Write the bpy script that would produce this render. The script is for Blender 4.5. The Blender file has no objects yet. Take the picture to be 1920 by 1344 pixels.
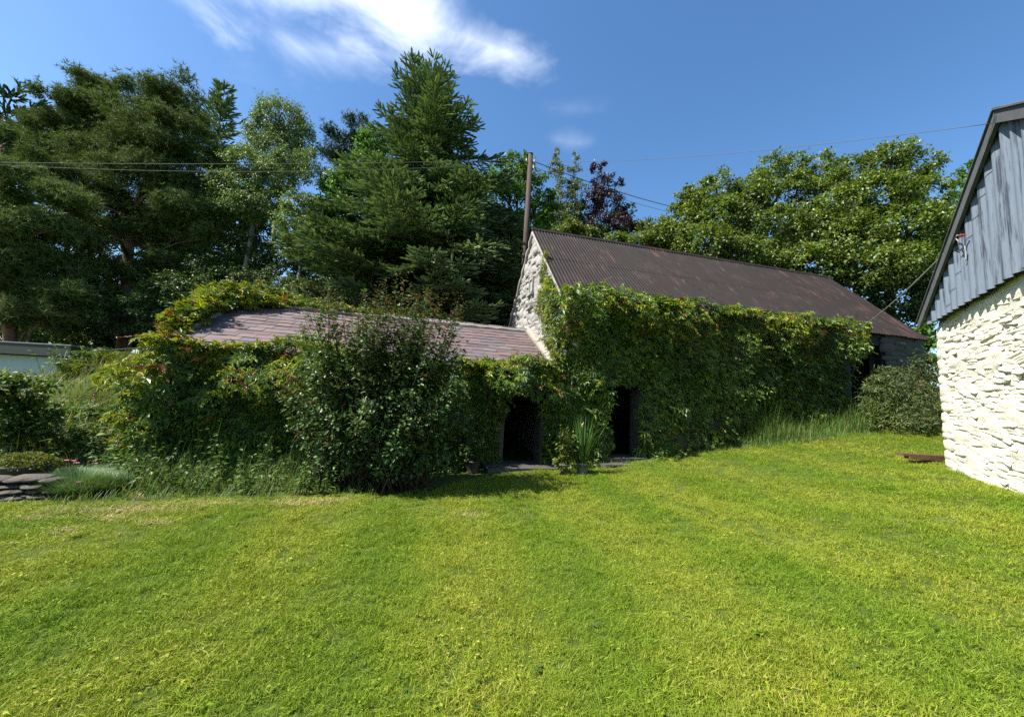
import bpy, math, random
import numpy as np
from mathutils import Matrix, Vector

rnd = random.Random(7)
rng = np.random.default_rng(11)
scene = bpy.context.scene
col = scene.collection

# ------------------------------------------------------------------ camera
FPX, TH, RO, EYE = 737.4, math.radians(6.623), math.radians(3.21), 1.6
FW = np.array([0, math.cos(TH), math.sin(TH)])
_u0 = np.array([0, -math.sin(TH), math.cos(TH)])
_r0 = np.array([1.0, 0, 0])
RT = math.cos(RO) * _r0 + math.sin(RO) * _u0
UP = -math.sin(RO) * _r0 + math.cos(RO) * _u0
CAM = np.array([0, 0, EYE])
cd = bpy.data.cameras.new('camera')
cam = bpy.data.objects.new('camera', cd)
col.objects.link(cam)
cd.sensor_fit = 'HORIZONTAL'
cd.sensor_width = 36.0
cd.lens = 36.0 * FPX / 1920.0
cd.clip_start = 0.05
cd.clip_end = 3000
M = Matrix(((RT[0], UP[0], -FW[0], 0), (RT[1], UP[1], -FW[1], 0), (RT[2], UP[2], -FW[2], EYE), (0, 0, 0, 1)))
cam.matrix_world = M
scene.camera = cam

# ------------------------------------------------------------------ sun, sky, exposure
SUN_EL, SUN_AZ = math.radians(51), math.radians(-108)      # azimuth from +Y towards +X
sun_to = Vector((math.sin(SUN_AZ) * math.cos(SUN_EL), math.cos(SUN_AZ) * math.cos(SUN_EL), math.sin(SUN_EL)))
ld = bpy.data.lights.new('sun', 'SUN')
ld.energy = 5.0
ld.angle = math.radians(0.5)
ld.color = (1.0, 0.95, 0.86)
lo = bpy.data.objects.new('sun', ld)
col.objects.link(lo)
lo.rotation_euler = sun_to.to_track_quat('Z', 'Y').to_euler()
scene.view_settings.view_transform = 'Standard'
scene.view_settings.look = 'None'
scene.view_settings.exposure = 1.3
scene.view_settings.gamma = 1.0
SKY_STRENGTH = 0.092

def N(nt, t, **kw):
    n = nt.nodes.new(t)
    for k, v in kw.items():
        setattr(n, k, v)
    return n

def math_node(nt, op, a=None, b=None, c=None, clamp=False):
    n = N(nt, 'ShaderNodeMath', operation=op)
    n.use_clamp = clamp
    for i, v in enumerate((a, b, c)):
        if v is None:
            continue
        if isinstance(v, (int, float)):
            n.inputs[i].default_value = v
        else:
            nt.links.new(v, n.inputs[i])
    return n.outputs[0]

def maprange(nt, v, a, b, c=0.0, d=1.0, smooth=True):
    n = N(nt, 'ShaderNodeMapRange')
    n.interpolation_type = 'SMOOTHSTEP' if smooth else 'LINEAR'
    nt.links.new(v, n.inputs[0])
    for i, x in enumerate((a, b, c, d)):
        n.inputs[i + 1].default_value = x
    return n.outputs[0]

def noise(nt, vec, scale, detail=4, rough=0.55, dist=0.0):
    n = N(nt, 'ShaderNodeTexNoise')
    n.inputs['Scale'].default_value = scale
    n.inputs['Detail'].default_value = detail
    n.inputs['Roughness'].default_value = rough
    n.inputs['Distortion'].default_value = dist
    if vec is not None:
        nt.links.new(vec, n.inputs['Vector'])
    return n.outputs['Fac']

def mapping(nt, vec, scale=(1, 1, 1), rot=(0, 0, 0), loc=(0, 0, 0)):
    n = N(nt, 'ShaderNodeMapping')
    nt.links.new(vec, n.inputs['Vector'])
    n.inputs['Location'].default_value = loc
    n.inputs['Rotation'].default_value = rot
    n.inputs['Scale'].default_value = scale
    return n.outputs[0]

def mixc(nt, fac, a, b, blend='MIX'):
    n = N(nt, 'ShaderNodeMix', data_type='RGBA', blend_type=blend)
    if isinstance(fac, (int, float)):
        n.inputs[0].default_value = fac
    else:
        nt.links.new(fac, n.inputs[0])
    for i, v in ((6, a), (7, b)):
        if isinstance(v, tuple):
            n.inputs[i].default_value = (v[0], v[1], v[2], 1)
        else:
            nt.links.new(v, n.inputs[i])
    return n.outputs[2]

def ramp(nt, fac, stops):
    n = N(nt, 'ShaderNodeValToRGB')
    e = n.color_ramp.elements
    while len(e) < len(stops):
        e.new(0.5)
    for i, (p, c) in enumerate(stops):
        e[i].position = p
        e[i].color = (c[0], c[1], c[2], 1)
    nt.links.new(fac, n.inputs[0])
    return n.outputs[0]

def pix_ray(x, y):
    return FW + RT * (x - 960) / FPX - UP * (y - 672) / FPX

world = bpy.data.worlds.new('World')
scene.world = world
world.use_nodes = True
wt = world.node_tree
wt.nodes.clear()
sky = N(wt, 'ShaderNodeTexSky', sky_type='NISHITA', sun_disc=False)
sky.sun_elevation = SUN_EL
sky.sun_rotation = SUN_AZ
sky.air_density = 1.0
sky.dust_density = 0.6
sky.ozone_density = 1.7
tc = N(wt, 'ShaderNodeTexCoord')
dirv = tc.outputs['Generated']
sepd = N(wt, 'ShaderNodeSeparateXYZ')
wt.links.new(dirv, sepd.inputs[0])
zc = math_node(wt, 'MAXIMUM', sepd.outputs[2], 0.03)
cx = math_node(wt, 'DIVIDE', sepd.outputs[0], zc)
cy = math_node(wt, 'DIVIDE', sepd.outputs[1], zc)
comb = N(wt, 'ShaderNodeCombineXYZ')
wt.links.new(cx, comb.inputs[0])
wt.links.new(cy, comb.inputs[1])
cvec = comb.outputs[0]              # point where the ray meets the cloud layer

def cpt(x, y):
    r = pix_ray(x, y)
    return np.array([r[0] / r[2], r[1] / r[2]])

def streak(p, q, w0, w1, soft, seed, nscale, amp):
    """a cloud bank lying along p->q in the cloud layer, ragged by noise"""
    ax = q - p
    L = np.linalg.norm(ax)
    ax = ax / L
    ux = math_node(wt, 'SUBTRACT', cx, float(p[0]))
    uy = math_node(wt, 'SUBTRACT', cy, float(p[1]))
    u = math_node(wt, 'DIVIDE', math_node(wt, 'ADD', math_node(wt, 'MULTIPLY', ux, float(ax[0])), math_node(wt, 'MULTIPLY', uy, float(ax[1]))), float(L))
    v = math_node(wt, 'ADD', math_node(wt, 'MULTIPLY', ux, float(-ax[1])), math_node(wt, 'MULTIPLY', uy, float(ax[0])))
    nz = noise(wt, mapping(wt, cvec, (1, 1, 1), (0, 0, -math.atan2(ax[1], ax[0])), (seed, seed * .7, 0)), nscale, 7, 0.58, 0.4)
    wid = maprange(wt, u, 0.0, 1.0, w0, w1, False)
    dv = math_node(wt, 'DIVIDE', math_node(wt, 'ABSOLUTE', v), wid)
    du = math_node(wt, 'MULTIPLY', math_node(wt, 'MAXIMUM', math_node(wt, 'SUBTRACT', u, 1.0), math_node(wt, 'MULTIPLY', u, -1.0)), float(L) / w1)
    du = math_node(wt, 'MAXIMUM', du, 0.0)
    dd = math_node(wt, 'SQRT', math_node(wt, 'ADD', math_node(wt, 'MULTIPLY', dv, dv), math_node(wt, 'MULTIPLY', du, du)))
    f = math_node(wt, 'ADD', math_node(wt, 'SUBTRACT', 1.0, dd), math_node(wt, 'MULTIPLY', math_node(wt, 'SUBTRACT', nz, 0.5), amp))
    return maprange(wt, f, 0.0, soft)

c1 = streak(cpt(330, -130), cpt(950, 98), 0.32, 0.13, 1.6, 3.1, 3.2, 3.0)
c2 = streak(cpt(1050, 262), cpt(1085, 268), 0.07, 0.07, 1.9, 8.3, 5.0, 2.4)
c3 = streak(cpt(560, 90), cpt(700, 110), 0.14, 0.12, 2.6, 5.0, 4.0, 3.0)
c4 = streak(cpt(1035, 203), cpt(1125, 207), 0.06, 0.06, 3.2, 1.7, 9.0, 2.6)
cl = math_node(wt, 'MAXIMUM', c1, math_node(wt, 'MULTIPLY', c2, 0.2))
cl = math_node(wt, 'MAXIMUM', cl, math_node(wt, 'MULTIPLY', c3, 0.75))
cl = math_node(wt, 'MAXIMUM', cl, math_node(wt, 'MULTIPLY', c4, 0.14))
wisp = maprange(wt, noise(wt, mapping(wt, cvec, (.5, 1.1, 1), (0, 0, .4), (2.2, 1.3, 0)), 1.3, 7, 0.6, 0.5), 0.62, 0.95)
cl = math_node(wt, 'MAXIMUM', cl, math_node(wt, 'MULTIPLY', wisp, 0.35))
cl = math_node(wt, 'MULTIPLY', cl, maprange(wt, sepd.outputs[2], 0.03, 0.15))
hs = N(wt, 'ShaderNodeHueSaturation')
hs.inputs['Saturation'].default_value = 1.22
wt.links.new(sky.outputs[0], hs.inputs['Color'])
cloudy = mixc(wt, math_node(wt, 'MULTIPLY', cl, 0.62, clamp=True), hs.outputs[0], (9.6, 9.9, 10.4))
bg = N(wt, 'ShaderNodeBackground')
wt.links.new(cloudy, bg.inputs[0])
bg.inputs[1].default_value = SKY_STRENGTH
wo = N(wt, 'ShaderNodeOutputWorld')
wt.links.new(bg.outputs[0], wo.inputs[0])

cyc = scene.cycles
cyc.max_bounces = 7
cyc.diffuse_bounces = 4
cyc.glossy_bounces = 2
cyc.transmission_bounces = 4
cyc.use_denoising = False
cyc.caustics_reflective = False
cyc.caustics_refractive = False

# ------------------------------------------------------------------ geometry helpers
def at(x, y, Y):
    r = pix_ray(x, y)
    return CAM + r * (Y / r[1])

def onplane(x, y, p0, n):
    r = pix_ray(x, y)
    n = np.asarray(n, float)
    return CAM + r * (((np.asarray(p0) - CAM) @ n) / (r @ n))

class MB:
    """collects triangles and quads; build() links them as ONE mesh object"""
    def __init__(s):
        s.v, s.t, s.q, s.tm, s.qm, s.n = [], [], [], [], [], 0
    def add(s, V, T=None, Q=None, m=0):
        V = np.asarray(V, float).reshape(-1, 3)
        s.v.append(V)
        if T is not None and len(T):
            T = np.asarray(T, np.int64).reshape(-1, 3) + s.n
            s.t.append(T)
            s.tm.append(np.full(len(T), m) if np.isscalar(m) else np.asarray(m))
        if Q is not None and len(Q):
            Q = np.asarray(Q, np.int64).reshape(-1, 4) + s.n
            s.q.append(Q)
            s.qm.append(np.full(len(Q), m) if np.isscalar(m) else np.asarray(m))
        s.n += len(V)
        return s
    def box(s, lo, hi, ax=None, o=(0, 0, 0), m=0):
        """box lo..hi in the axes ax (rows) from o"""
        c = np.array([[x, y, z] for z in (lo[2], hi[2]) for y in (lo[1], hi[1]) for x in (lo[0], hi[0])], float)
        if ax is not None:
            c = c @ np.asarray(ax)
        c = c + np.asarray(o)
        return s.add(c, None, [(0, 2, 3, 1), (4, 5, 7, 6), (0, 1, 5, 4), (2, 6, 7, 3), (0, 4, 6, 2), (1, 3, 7, 5)], m)
    def tube(s, pts, rad, n=6, m=0):
        pts = np.asarray(pts, float)
        k = len(pts)
        rad = np.broadcast_to(np.asarray(rad, float), (k,))
        tg = np.gradient(pts, axis=0)
        tg /= np.linalg.norm(tg, axis=1)[:, None] + 1e-9
        ref = np.array([0.31, 0.17, 0.93]) if abs(tg[0][2]) < .8 else np.array([0.93, .31, 0.17])
        a = np.cross(tg, ref)
        a /= np.linalg.norm(a, axis=1)[:, None] + 1e-9
        b = np.cross(tg, a)
        th = np.arange(n) * 2 * math.pi / n
        V = pts[:, None] + rad[:, None, None] * (np.cos(th)[None, :, None] * a[:, None] + np.sin(th)[None, :, None] * b[:, None])
        i = np.arange(k - 1)[:, None] * n
        j = np.arange(n)[None]
        j2 = (j + 1) % n
        Q = np.stack([i + j, i + j2, i + n + j2, i + n + j], -1).reshape(-1, 4)
        V = np.vstack([V.reshape(-1, 3), pts[:1], pts[-1:]])
        T = [(k * n, (x + 1) % n, x) for x in range(n)] + [(k * n + 1, (k - 1) * n + x, (k - 1) * n + (x + 1) % n) for x in range(n)]
        return s.add(V, T, Q, m)
    def prism(s, poly, thick, m=0):
        """convex polygon (3D points) extruded by vector thick"""
        p = np.asarray(poly, float)
        k = len(p)
        V = np.vstack([p, p + np.asarray(thick)])
        T = [(0, i, i + 1) for i in range(1, k - 1)] + [(k, k + i + 1, k + i) for i in range(1, k - 1)]
        Q = [(i, i + k, (i + 1) % k + k, (i + 1) % k) for i in range(k)]
        return s.add(V, T, Q, m)
    def scatter(s, tv, tt, pos, fx, fz, size, m=0):
        """template (tv verts, tt tris) placed at pos; fx = length axis, fz = normal; size (n,) or (n,3)"""
        nP = len(pos)
        if nP == 0:
            return s
        fx = fx / (np.linalg.norm(fx, axis=1)[:, None] + 1e-9)
        fy = np.cross(fz, fx)
        fy /= np.linalg.norm(fy, axis=1)[:, None] + 1e-9
        fz = np.cross(fx, fy)
        size = np.asarray(size, float)
        if size.ndim == 1:
            size = np.repeat(size[:, None], 3, 1)
        tv = np.asarray(tv, float)
        L = tv[None] * size[:, None]
        V = pos[:, None] + L[..., 0:1] * fx[:, None] + L[..., 1:2] * fy[:, None] + L[..., 2:3] * fz[:, None]
        tt = np.asarray(tt)
        T = (tt[None] + (np.arange(nP) * len(tv))[:, None, None]).reshape(-1, 3)
        mm = m if np.isscalar(m) else np.repeat(np.asarray(m), len(tt))
        return s.add(V.reshape(-1, 3), T, None, mm)
    def mesh(s, name, mats, origin=(0, 0, 0), smooth=False):
        me = bpy.data.meshes.new(name)
        V = np.vstack(s.v) - np.asarray(origin)
        nt = sum(map(len, s.t))
        nq = sum(map(len, s.q))
        me.vertices.add(len(V))
        me.vertices.foreach_set('co', V.astype(np.float32).ravel())
        li = np.concatenate([x.ravel() for x in s.t] + [x.ravel() for x in s.q]).astype(np.int32)
        me.loops.add(len(li))
        me.loops.foreach_set('vertex_index', li)
        me.polygons.add(nt + nq)
        ls = np.concatenate([np.arange(nt) * 3, nt * 3 + np.arange(nq) * 4]).astype(np.int32)
        me.polygons.foreach_set('loop_start', ls)
        mats = mats if isinstance(mats, (list, tuple)) else [mats]
        for x in mats:
            me.materials.append(x)
        if len(mats) > 1:
            me.polygons.foreach_set('material_index', np.concatenate(s.tm + s.qm).astype(np.int32))
        me.polygons.foreach_set('use_smooth', np.full(nt + nq, smooth))
        me.update(calc_edges=True)
        return me
    def build(s, name, mats, parent=None, smooth=False, kind=None):
        return link(name, s.mesh(name, mats, origin_of(parent), smooth), parent, kind)

def origin_of(p):
    o = np.zeros(3)
    while p is not None:
        o = o + np.array(p.location)
        p = p.parent
    return o

def link(name, me, parent=None, kind=None, world_m=None):
    o = bpy.data.objects.new(name, me)
    col.objects.link(o)
    if parent is not None:
        o.parent = parent
    if world_m is not None:
        og = origin_of(parent)
        o.matrix_basis = Matrix.Translation(Vector(-og)) @ world_m
    if kind:
        o['kind'] = kind
    return o

def thing(name, label, cat, loc=(0, 0, 0), group=None):
    o = bpy.data.objects.new(name, None)
    col.objects.link(o)
    o.location = Vector(loc)
    o.empty_display_size = 0.2
    return tag(o, label, cat, group)

def tag(o, label=None, cat=None, group=None, kind=None):
    if label: o['label'] = label
    if cat: o['category'] = cat
    if group: o['group'] = group
    if kind: o['kind'] = kind
    return o

def frame(ax, ay, az, o):
    m = Matrix.Identity(4)
    for i in range(3):
        m[i][0], m[i][1], m[i][2], m[i][3] = ax[i], ay[i], az[i], o[i]
    return m

def unit(v):
    v = np.asarray(v, float)
    return v / (np.linalg.norm(v, axis=-1, keepdims=True) + 1e-9)

def rvec(n):
    return unit(rng.normal(size=(n, 3)))

_perm = rng.random((64, 64, 64))
def vnoise(p):
    """cheap value noise on (n,3), 0..1"""
    p = np.asarray(p, float)
    i = np.floor(p).astype(int)
    f = p - i
    f = f * f * (3 - 2 * f)
    r = 0
    for dx in (0, 1):
        for dy in (0, 1):
            for dz in (0, 1):
                w = np.where(dx, f[:, 0], 1 - f[:, 0]) * np.where(dy, f[:, 1], 1 - f[:, 1]) * np.where(dz, f[:, 2], 1 - f[:, 2])
                r = r + w * _perm[(i[:, 0] + dx) % 64, (i[:, 1] + dy) % 64, (i[:, 2] + dz) % 64]
    return r

# ------------------------------------------------------------------ materials
def mat(name):
    m = bpy.data.materials.new(name)
    m.use_nodes = True
    nt = m.node_tree
    return m, nt, nt.nodes['Principled BSDF']

def setc(nt, b, c, rough=0.8, spec=0.3, bump=None, bstr=0.4, bdist=0.02):
    if isinstance(c, tuple):
        b.inputs['Base Color'].default_value = (*c, 1)
    else:
        nt.links.new(c, b.inputs['Base Color'])
    b.inputs['Roughness'].default_value = rough
    b.inputs['Specular IOR Level'].default_value = spec
    if bump is not None:
        bn = N(nt, 'ShaderNodeBump')
        bn.inputs['Strength'].default_value = bstr
        bn.inputs['Distance'].default_value = bdist
        nt.links.new(bump, bn.inputs['Height'])
        nt.links.new(bn.outputs[0], b.inputs['Normal'])

def gpos(nt):
    return N(nt, 'ShaderNodeNewGeometry').outputs['Position']

def island_random(nt):
    g = N(nt, 'ShaderNodeNewGeometry')
    oi = N(nt, 'ShaderNodeObjectInfo')
    return math_node(nt, 'FRACT', math_node(nt, 'ADD', g.outputs['Random Per Island'], oi.outputs['Random']))

def leafmat(name, stops, transl=0.3, rough=0.5, spec=0.35, nscale=0.6, nrange=(0.75, 1.25), tcol=(1.25, 1.2, 0.5)):
    m, nt, b = mat(name)
    c = ramp(nt, island_random(nt), stops)
    nz = noise(nt, gpos(nt), nscale, 3)
    val = maprange(nt, nz, 0.3, 0.7, nrange[0], nrange[1], False)
    vm = N(nt, 'ShaderNodeVectorMath', operation='SCALE')
    nt.links.new(c, vm.inputs[0])
    nt.links.new(val, vm.inputs['Scale'])
    setc(nt, b, vm.outputs[0], rough, spec)
    if transl:
        t = N(nt, 'ShaderNodeBsdfTranslucent')
        nt.links.new(mixc(nt, 1.0, vm.outputs[0], tcol, 'MULTIPLY'), t.inputs[0])
        mx = N(nt, 'ShaderNodeMixShader')
        mx.inputs[0].default_value = transl
        nt.links.new(b.outputs[0], mx.inputs[1])
        nt.links.new(t.outputs[0], mx.inputs[2])
        nt.links.new(mx.outputs[0], nt.nodes['Material Output'].inputs[0])
    return m

def flat(name, c, rough=0.8, spec=0.3, var=0.25, scale=8.0, bstr=0.0):
    m, nt, b = mat(name)
    nz = noise(nt, gpos(nt), scale, 5, 0.65)
    cc = mixc(nt, nz, tuple(x * (1 - var) for x in c), tuple(min(1, x * (1 + var)) for x in c))
    setc(nt, b, cc, rough, spec, nz if bstr else None, bstr)
    return m

def bark(name, c1, c2, scale=6):
    m, nt, b = mat(name)
    nz = noise(nt, mapping(nt, gpos(nt), (1, 1, .25)), scale, 6, 0.7)
    setc(nt, b, ramp(nt, nz, [(.3, c1), (.7, c2)]), 0.95, 0.15, nz, 0.8, 0.05)
    return m

def limewash(name, base, dirt, dirtamt, scale=5.0):
    m, nt, b = mat(name)
    p = gpos(nt)
    big = noise(nt, p, 0.9, 5, 0.6)
    fine = noise(nt, p, scale * 5, 6, 0.7)
    mid = noise(nt, p, scale, 5, 0.65)
    c = mixc(nt, maprange(nt, big, .35, .7), base, tuple(x * .93 for x in base))
    sp = maprange(nt, math_node(nt, 'ADD', math_node(nt, 'MULTIPLY', mid, .6), math_node(nt, 'MULTIPLY', fine, .4)), .66 - dirtamt, .76 - dirtamt)
    c = mixc(nt, math_node(nt, 'MULTIPLY', sp, 0.65), c, dirt)
    setc(nt, b, c, 0.9, 0.2, math_node(nt, 'ADD', mid, math_node(nt, 'MULTIPLY', fine, .5)), 0.75, 0.03)
    return m

M_cream = limewash('cream_limewash', (.74, .70, .56), (.42, .36, .24), 0.05, 6)
M_white = limewash('white_limewash', (.29, .28, .26), (.12, .11, .09), 0.12, 9)
M_mortar = limewash('lime_mortar', (.27, .24, .195), (.15, .13, .10), 0.08, 9)
M_rubble = limewash('bare_rubble', (.085, .08, .066), (.035, .033, .028), 0.1, 6)
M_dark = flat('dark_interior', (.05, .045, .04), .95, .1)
M_plank = flat('tarred_plank', (.009, .008, .0075), .7, .3, .4, 14)
M_concrete = flat('worn_concrete', (.065, .062, .056), .9, .2, .3, 7, .4)

def slate_mat():
    m, nt, b = mat('heather_slate')
    oi = N(nt, 'ShaderNodeObjectInfo')
    g = N(nt, 'ShaderNodeNewGeometry')
    r = math_node(nt, 'FRACT', math_node(nt, 'ADD', oi.outputs['Random'], g.outputs['Random Per Island']))
    c = ramp(nt, r, [(0, (.088, .064, .066)), (.3, (.125, .088, .088)), (.6, (.15, .106, .104)), (.8, (.11, .086, .092)), (.92, (.10, .10, .108)), (1, (.155, .138, .122))])
    p = gpos(nt)
    n1 = noise(nt, p, 14, 6, .7)
    n2 = noise(nt, p, 3.1, 4, .6)
    c = mixc(nt, maprange(nt, n1, .5, .8, 0, .45), c, (.20, .165, .155))
    c = mixc(nt, maprange(nt, n2, .6, .75, 0, .5), c, (.15, .135, .105))
    setc(nt, b, c, .7, .25, n1, .25, .01)
    return m
M_slate = slate_mat()
M_ridge = flat('ridge_tile_grey', (.17, .155, .155), .8, .3, .25, 9, .3)

def rust_roof():
    m, nt, b = mat('tarred_corrugated_iron')
    p = gpos(nt)
    # turned so that x runs along the eave: marks are drawn out down the slope
    pr = mapping(nt, p, (1, 1, 1), (0, 0, -math.radians(13.35)))
    streak_ = noise(nt, mapping(nt, pr, (9.5, .8, .8)), 1.0, 4, .55)
    fine = noise(nt, mapping(nt, pr, (22, 1.6, 1.6)), 1.0, 5, .65)
    sp = noise(nt, pr, .42, 4, .6)
    sp2 = noise(nt, pr, 1.6, 4, .6)
    c = mixc(nt, fine, (.010, .0078, .0072), (.025, .019, .0175))
    c = mixc(nt, maprange(nt, sp2, .5, .75, 0, .6), c, (.034, .027, .024))
    a = math_node(nt, 'ADD', math_node(nt, 'MULTIPLY', streak_, .55), math_node(nt, 'ADD', math_node(nt, 'MULTIPLY', sp, .35), math_node(nt, 'MULTIPLY', sp2, .25)))
    c = mixc(nt, maprange(nt, a, .65, .72, 0, .8), c, (.085, .030, .022))
    c = mixc(nt, maprange(nt, fine, .60, .72, 0, .75), c, (.10, .068, .06))
    setc(nt, b, c, .65, .13, fine, .15, .01)
    return m
M_iron = rust_roof()

def clad_mat():
    m, nt, b = mat('blue_grey_painted_sheet')
    p = gpos(nt)
    st = noise(nt, mapping(nt, p, (6, 6, .35)), 2.2, 6, .65)
    fine = noise(nt, mapping(nt, p, (14, 14, 1.2)), 2.0, 5, .7)
    c = mixc(nt, fine, (.105, .135, .175), (.17, .205, .25))
    c = mixc(nt, maprange(nt, math_node(nt, 'ADD', math_node(nt, 'MULTIPLY', st, .65), math_node(nt, 'MULTIPLY', fine, .35)), .49, .60, 0, .9), c, (.03, .037, .052))
    setc(nt, b, c, .6, .35, fine, .2, .01)
    return m
M_clad = clad_mat()
M_board = flat('weathered_verge_board', (.085, .09, .095), .75, .3, .45, 5, .3)

def pole_mat():
    m, nt, b = mat('weathered_pole_timber')
    n1 = noise(nt, mapping(nt, gpos(nt), (14, 14, .6)), 1.5, 6, .7)
    setc(nt, b, ramp(nt, n1, [(.3, (.030, .021, .018)), (.55, (.075, .052, .043)), (.8, (.14, .115, .10))]), .85, .2, n1, .5, .02)
    return m
M_pole = pole_mat()
M_wire = flat('wire_grey', (.06, .06, .065), .6, .4, .1)
M_wire_pale = flat('wire_pale', (.16, .16, .16), .6, .4, .1)
M_rope = flat('cable_grey', (.28, .27, .25), .7, .3, .15, 30)
M_red = flat('red_insulator', (.30, .045, .03), .4, .5, .1)
M_metal = flat('galvanised', (.30, .31, .31), .5, .5, .2)
M_pot_grey = flat('grey_plastic_pot', (.15, .155, .165), .5, .4, .15, 6)
M_pot_dark = flat('dark_plastic_pot', (.06, .05, .045), .55, .4, .15, 6)
M_soil = flat('soil', (.05, .035, .025), .95, .1, .4, 20, .6)
M_timber = flat('red_brown_timber', (.10, .05, .04), .75, .25, .4, 12, .4)
M_stone = limewash('garden_stone', (.095, .085, .07), (.05, .045, .035), .08, 9)
M_render = flat('pale_blue_render', (.42, .46, .44), .9, .2, .08, 3)
M_fascia = flat('dark_green_fascia', (.025, .032, .026), .6, .35, .15)
M_felt = flat('roof_felt', (.20, .20, .19), .85, .3, .2)

B_pine = bark('pine_bark', (.07, .045, .035), (.24, .135, .085))
B_dark = bark('dark_bark', (.03, .025, .02), (.09, .075, .06))
B_grey = bark('grey_bark', (.10, .09, .075), (.28, .26, .22))
B_vine = bark('vine_stem', (.03, .024, .016), (.075, .055, .04), 20)

L_pine = leafmat('pine_needle', [(0, (.056, .098, .034)), (.5, (.095, .142, .044)), (1, (.155, .195, .058))], .15, .7, .1, .35, (.7, 1.25))
L_spruce = leafmat('spruce_needle', [(0, (.068, .118, .068)), (.5, (.125, .192, .096)), (.85, (.18, .255, .105)), (1, (.25, .33, .12))], .12, .6, .18, .4, (.75, 1.2))
L_darkcon = leafmat('dark_conifer_needle', [(0, (0.019, 0.048, 0.029)), (1, (0.048, 0.096, 0.048))], .1, .55, .3)
L_birch = leafmat('birch_leaf', [(0, (.070, .13, .035)), (.6, (.115, .18, .05)), (1, (.17, .235, .075))], .3, .5, .3)
L_bright = leafmat('maple_leaf', [(0, (0.051, 0.122, 0.021)), (.7, (0.086, 0.187, 0.025)), (1, (0.144, 0.245, 0.036))], .35, .45, .35)
L_mid = leafmat('ash_leaf', [(0, (.060, .108, .016)), (.5, (.105, .158, .022)), (.85, (.15, .20, .028)), (1, (.20, .24, .045))], .32, .42, .42, .5)
L_lime = leafmat('young_leaf', [(0, (.07, .11, .015)), (1, (.13, .16, .02))], .35, .45, .35)
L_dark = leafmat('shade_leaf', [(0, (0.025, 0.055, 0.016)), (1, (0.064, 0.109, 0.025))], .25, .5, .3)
L_copper = leafmat('copper_leaf', [(0, (.018, .010, .018)), (.7, (.04, .018, .028)), (1, (.07, .03, .035))], .2, .45, .4, tcol=(1.2, .7, .8))
L_poplar = leafmat('poplar_leaf', [(0, (.085, .125, .055)), (1, (.15, .19, .085))], .3, .5, .35)
CREEP = [(0, (.036, .078, .012)), (.45, (.066, .128, .018)), (.8, (.115, .185, .024)), (1, (.18, .24, .03))]
L_creep = leafmat('creeper_leaf', CREEP, .28, .42, .36, .8)
L_creep_y = leafmat('creeper_young_sunlit_leaf', [(0, (.13, .19, .014)), (.6, (.22, .26, .016)), (1, (.30, .28, .02))], .35, .48, .3, .8)  # young leaf yellow, also standing in for sunlight on the creeper tops
L_creep_r = leafmat('creeper_bronze_leaf', [(0, (.13, .055, .012)), (.6, (.20, .095, .02)), (1, (.17, .035, .02))], .3, .45, .4, .8, tcol=(1.2, .9, .5))
L_shrub = leafmat('shrub_leaf', [(0, (.040, .085, .022)), (.6, (.070, .13, .034)), (1, (.125, .185, .055))], .18, .45, .34, 1.0)
L_shrub_r = leafmat('shrub_red_leaf', [(0, (.10, .07, .025)), (.5, (.15, .085, .035)), (1, (.16, .045, .03))], .3, .45, .4, tcol=(1.2, .9, .6))
L_weed = leafmat('weed_leaf', [(0, (0.044, 0.094, 0.018)), (.6, (0.075, 0.138, 0.022)), (1, (0.125, 0.175, 0.031))], .32, .5, .3, 1.5)
L_tall = leafmat('tall_grass_blade', [(0, (.042, .10, .017)), (.6, (.075, .145, .024)), (.85, (.13, .18, .04)), (1, (.27, .23, .10))], .35, .5, .3, 1.2)
L_bank = leafmat('bank_grass_blade', [(0, (.06, .10, .02)), (.6, (.11, .145, .03)), (.85, (.18, .18, .05)), (1, (.34, .28, .13))], .35, .5, .3, 1.2)
L_iris = leafmat('iris_blade', [(0, (.035, .085, .02)), (1, (.07, .14, .03))], .3, .4, .4)
L_dian = leafmat('dianthus_blade', [(0, (.095, .175, .075)), (1, (.16, .25, .115))], .2, .55, .3)
L_thyme = leafmat('cushion_leaf', [(0, (.06, .085, .02)), (.7, (.11, .13, .03)), (1, (.22, .20, .02))], .25, .6, .2)
L_fern = leafmat('fern_frond', [(0, (.05, .09, .02)), (1, (.12, .15, .03))], .35, .5, .3)
L_bud = leafmat('buddleia_leaf', [(0, (.045, .078, .022)), (.6, (.08, .12, .032)), (1, (.15, .15, .045))], .25, .55, .3)
M_pink = flat('pink_petal', (.55, .16, .30), .6, .3, .15)
M_purple = flat('foxglove_petal', (.30, .08, .16), .6, .3, .2)
M_yel = flat('dry_iris_flower', (.5, .38, .16), .7, .2, .2)

# ------------------------------------------------------------------ the plan of the place
ph = math.radians(76.65)
D = np.array([math.sin(ph), math.cos(ph), 0])        # along the front walls, to the right
G = np.array([-math.cos(ph), math.sin(ph), 0])       # into the buildings
P0 = np.array([1.132, 9.7, 0])                       # front left corner of the barn
HW, BL = 3.08, 12.557
ZE, ZR = 4.487, 7.483                                # barn eave and ridge
SE, SR = 2.43, 4.0                                   # shed eave and ridge
SS = -8.25                                           # left end of the shed
Zv = np.array([0, 0, 1.0])
def BP(s, t, z):
    return P0 + D * s + G * t + Zv * z
AXB = np.array([D, G, Zv])
CT = np.array([8.09, 7.5, 0])                        # far corner of the whitewashed barn
W = np.array([-.5482, -.8363, 0])                    # along its gable, towards the camera
NB = np.array([-.8363, .5482, 0])                    # out of that gable
def RP(s, o, z):
    return CT + W * s + NB * o + Zv * z
AXR = np.array([W, -NB, Zv])

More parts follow.
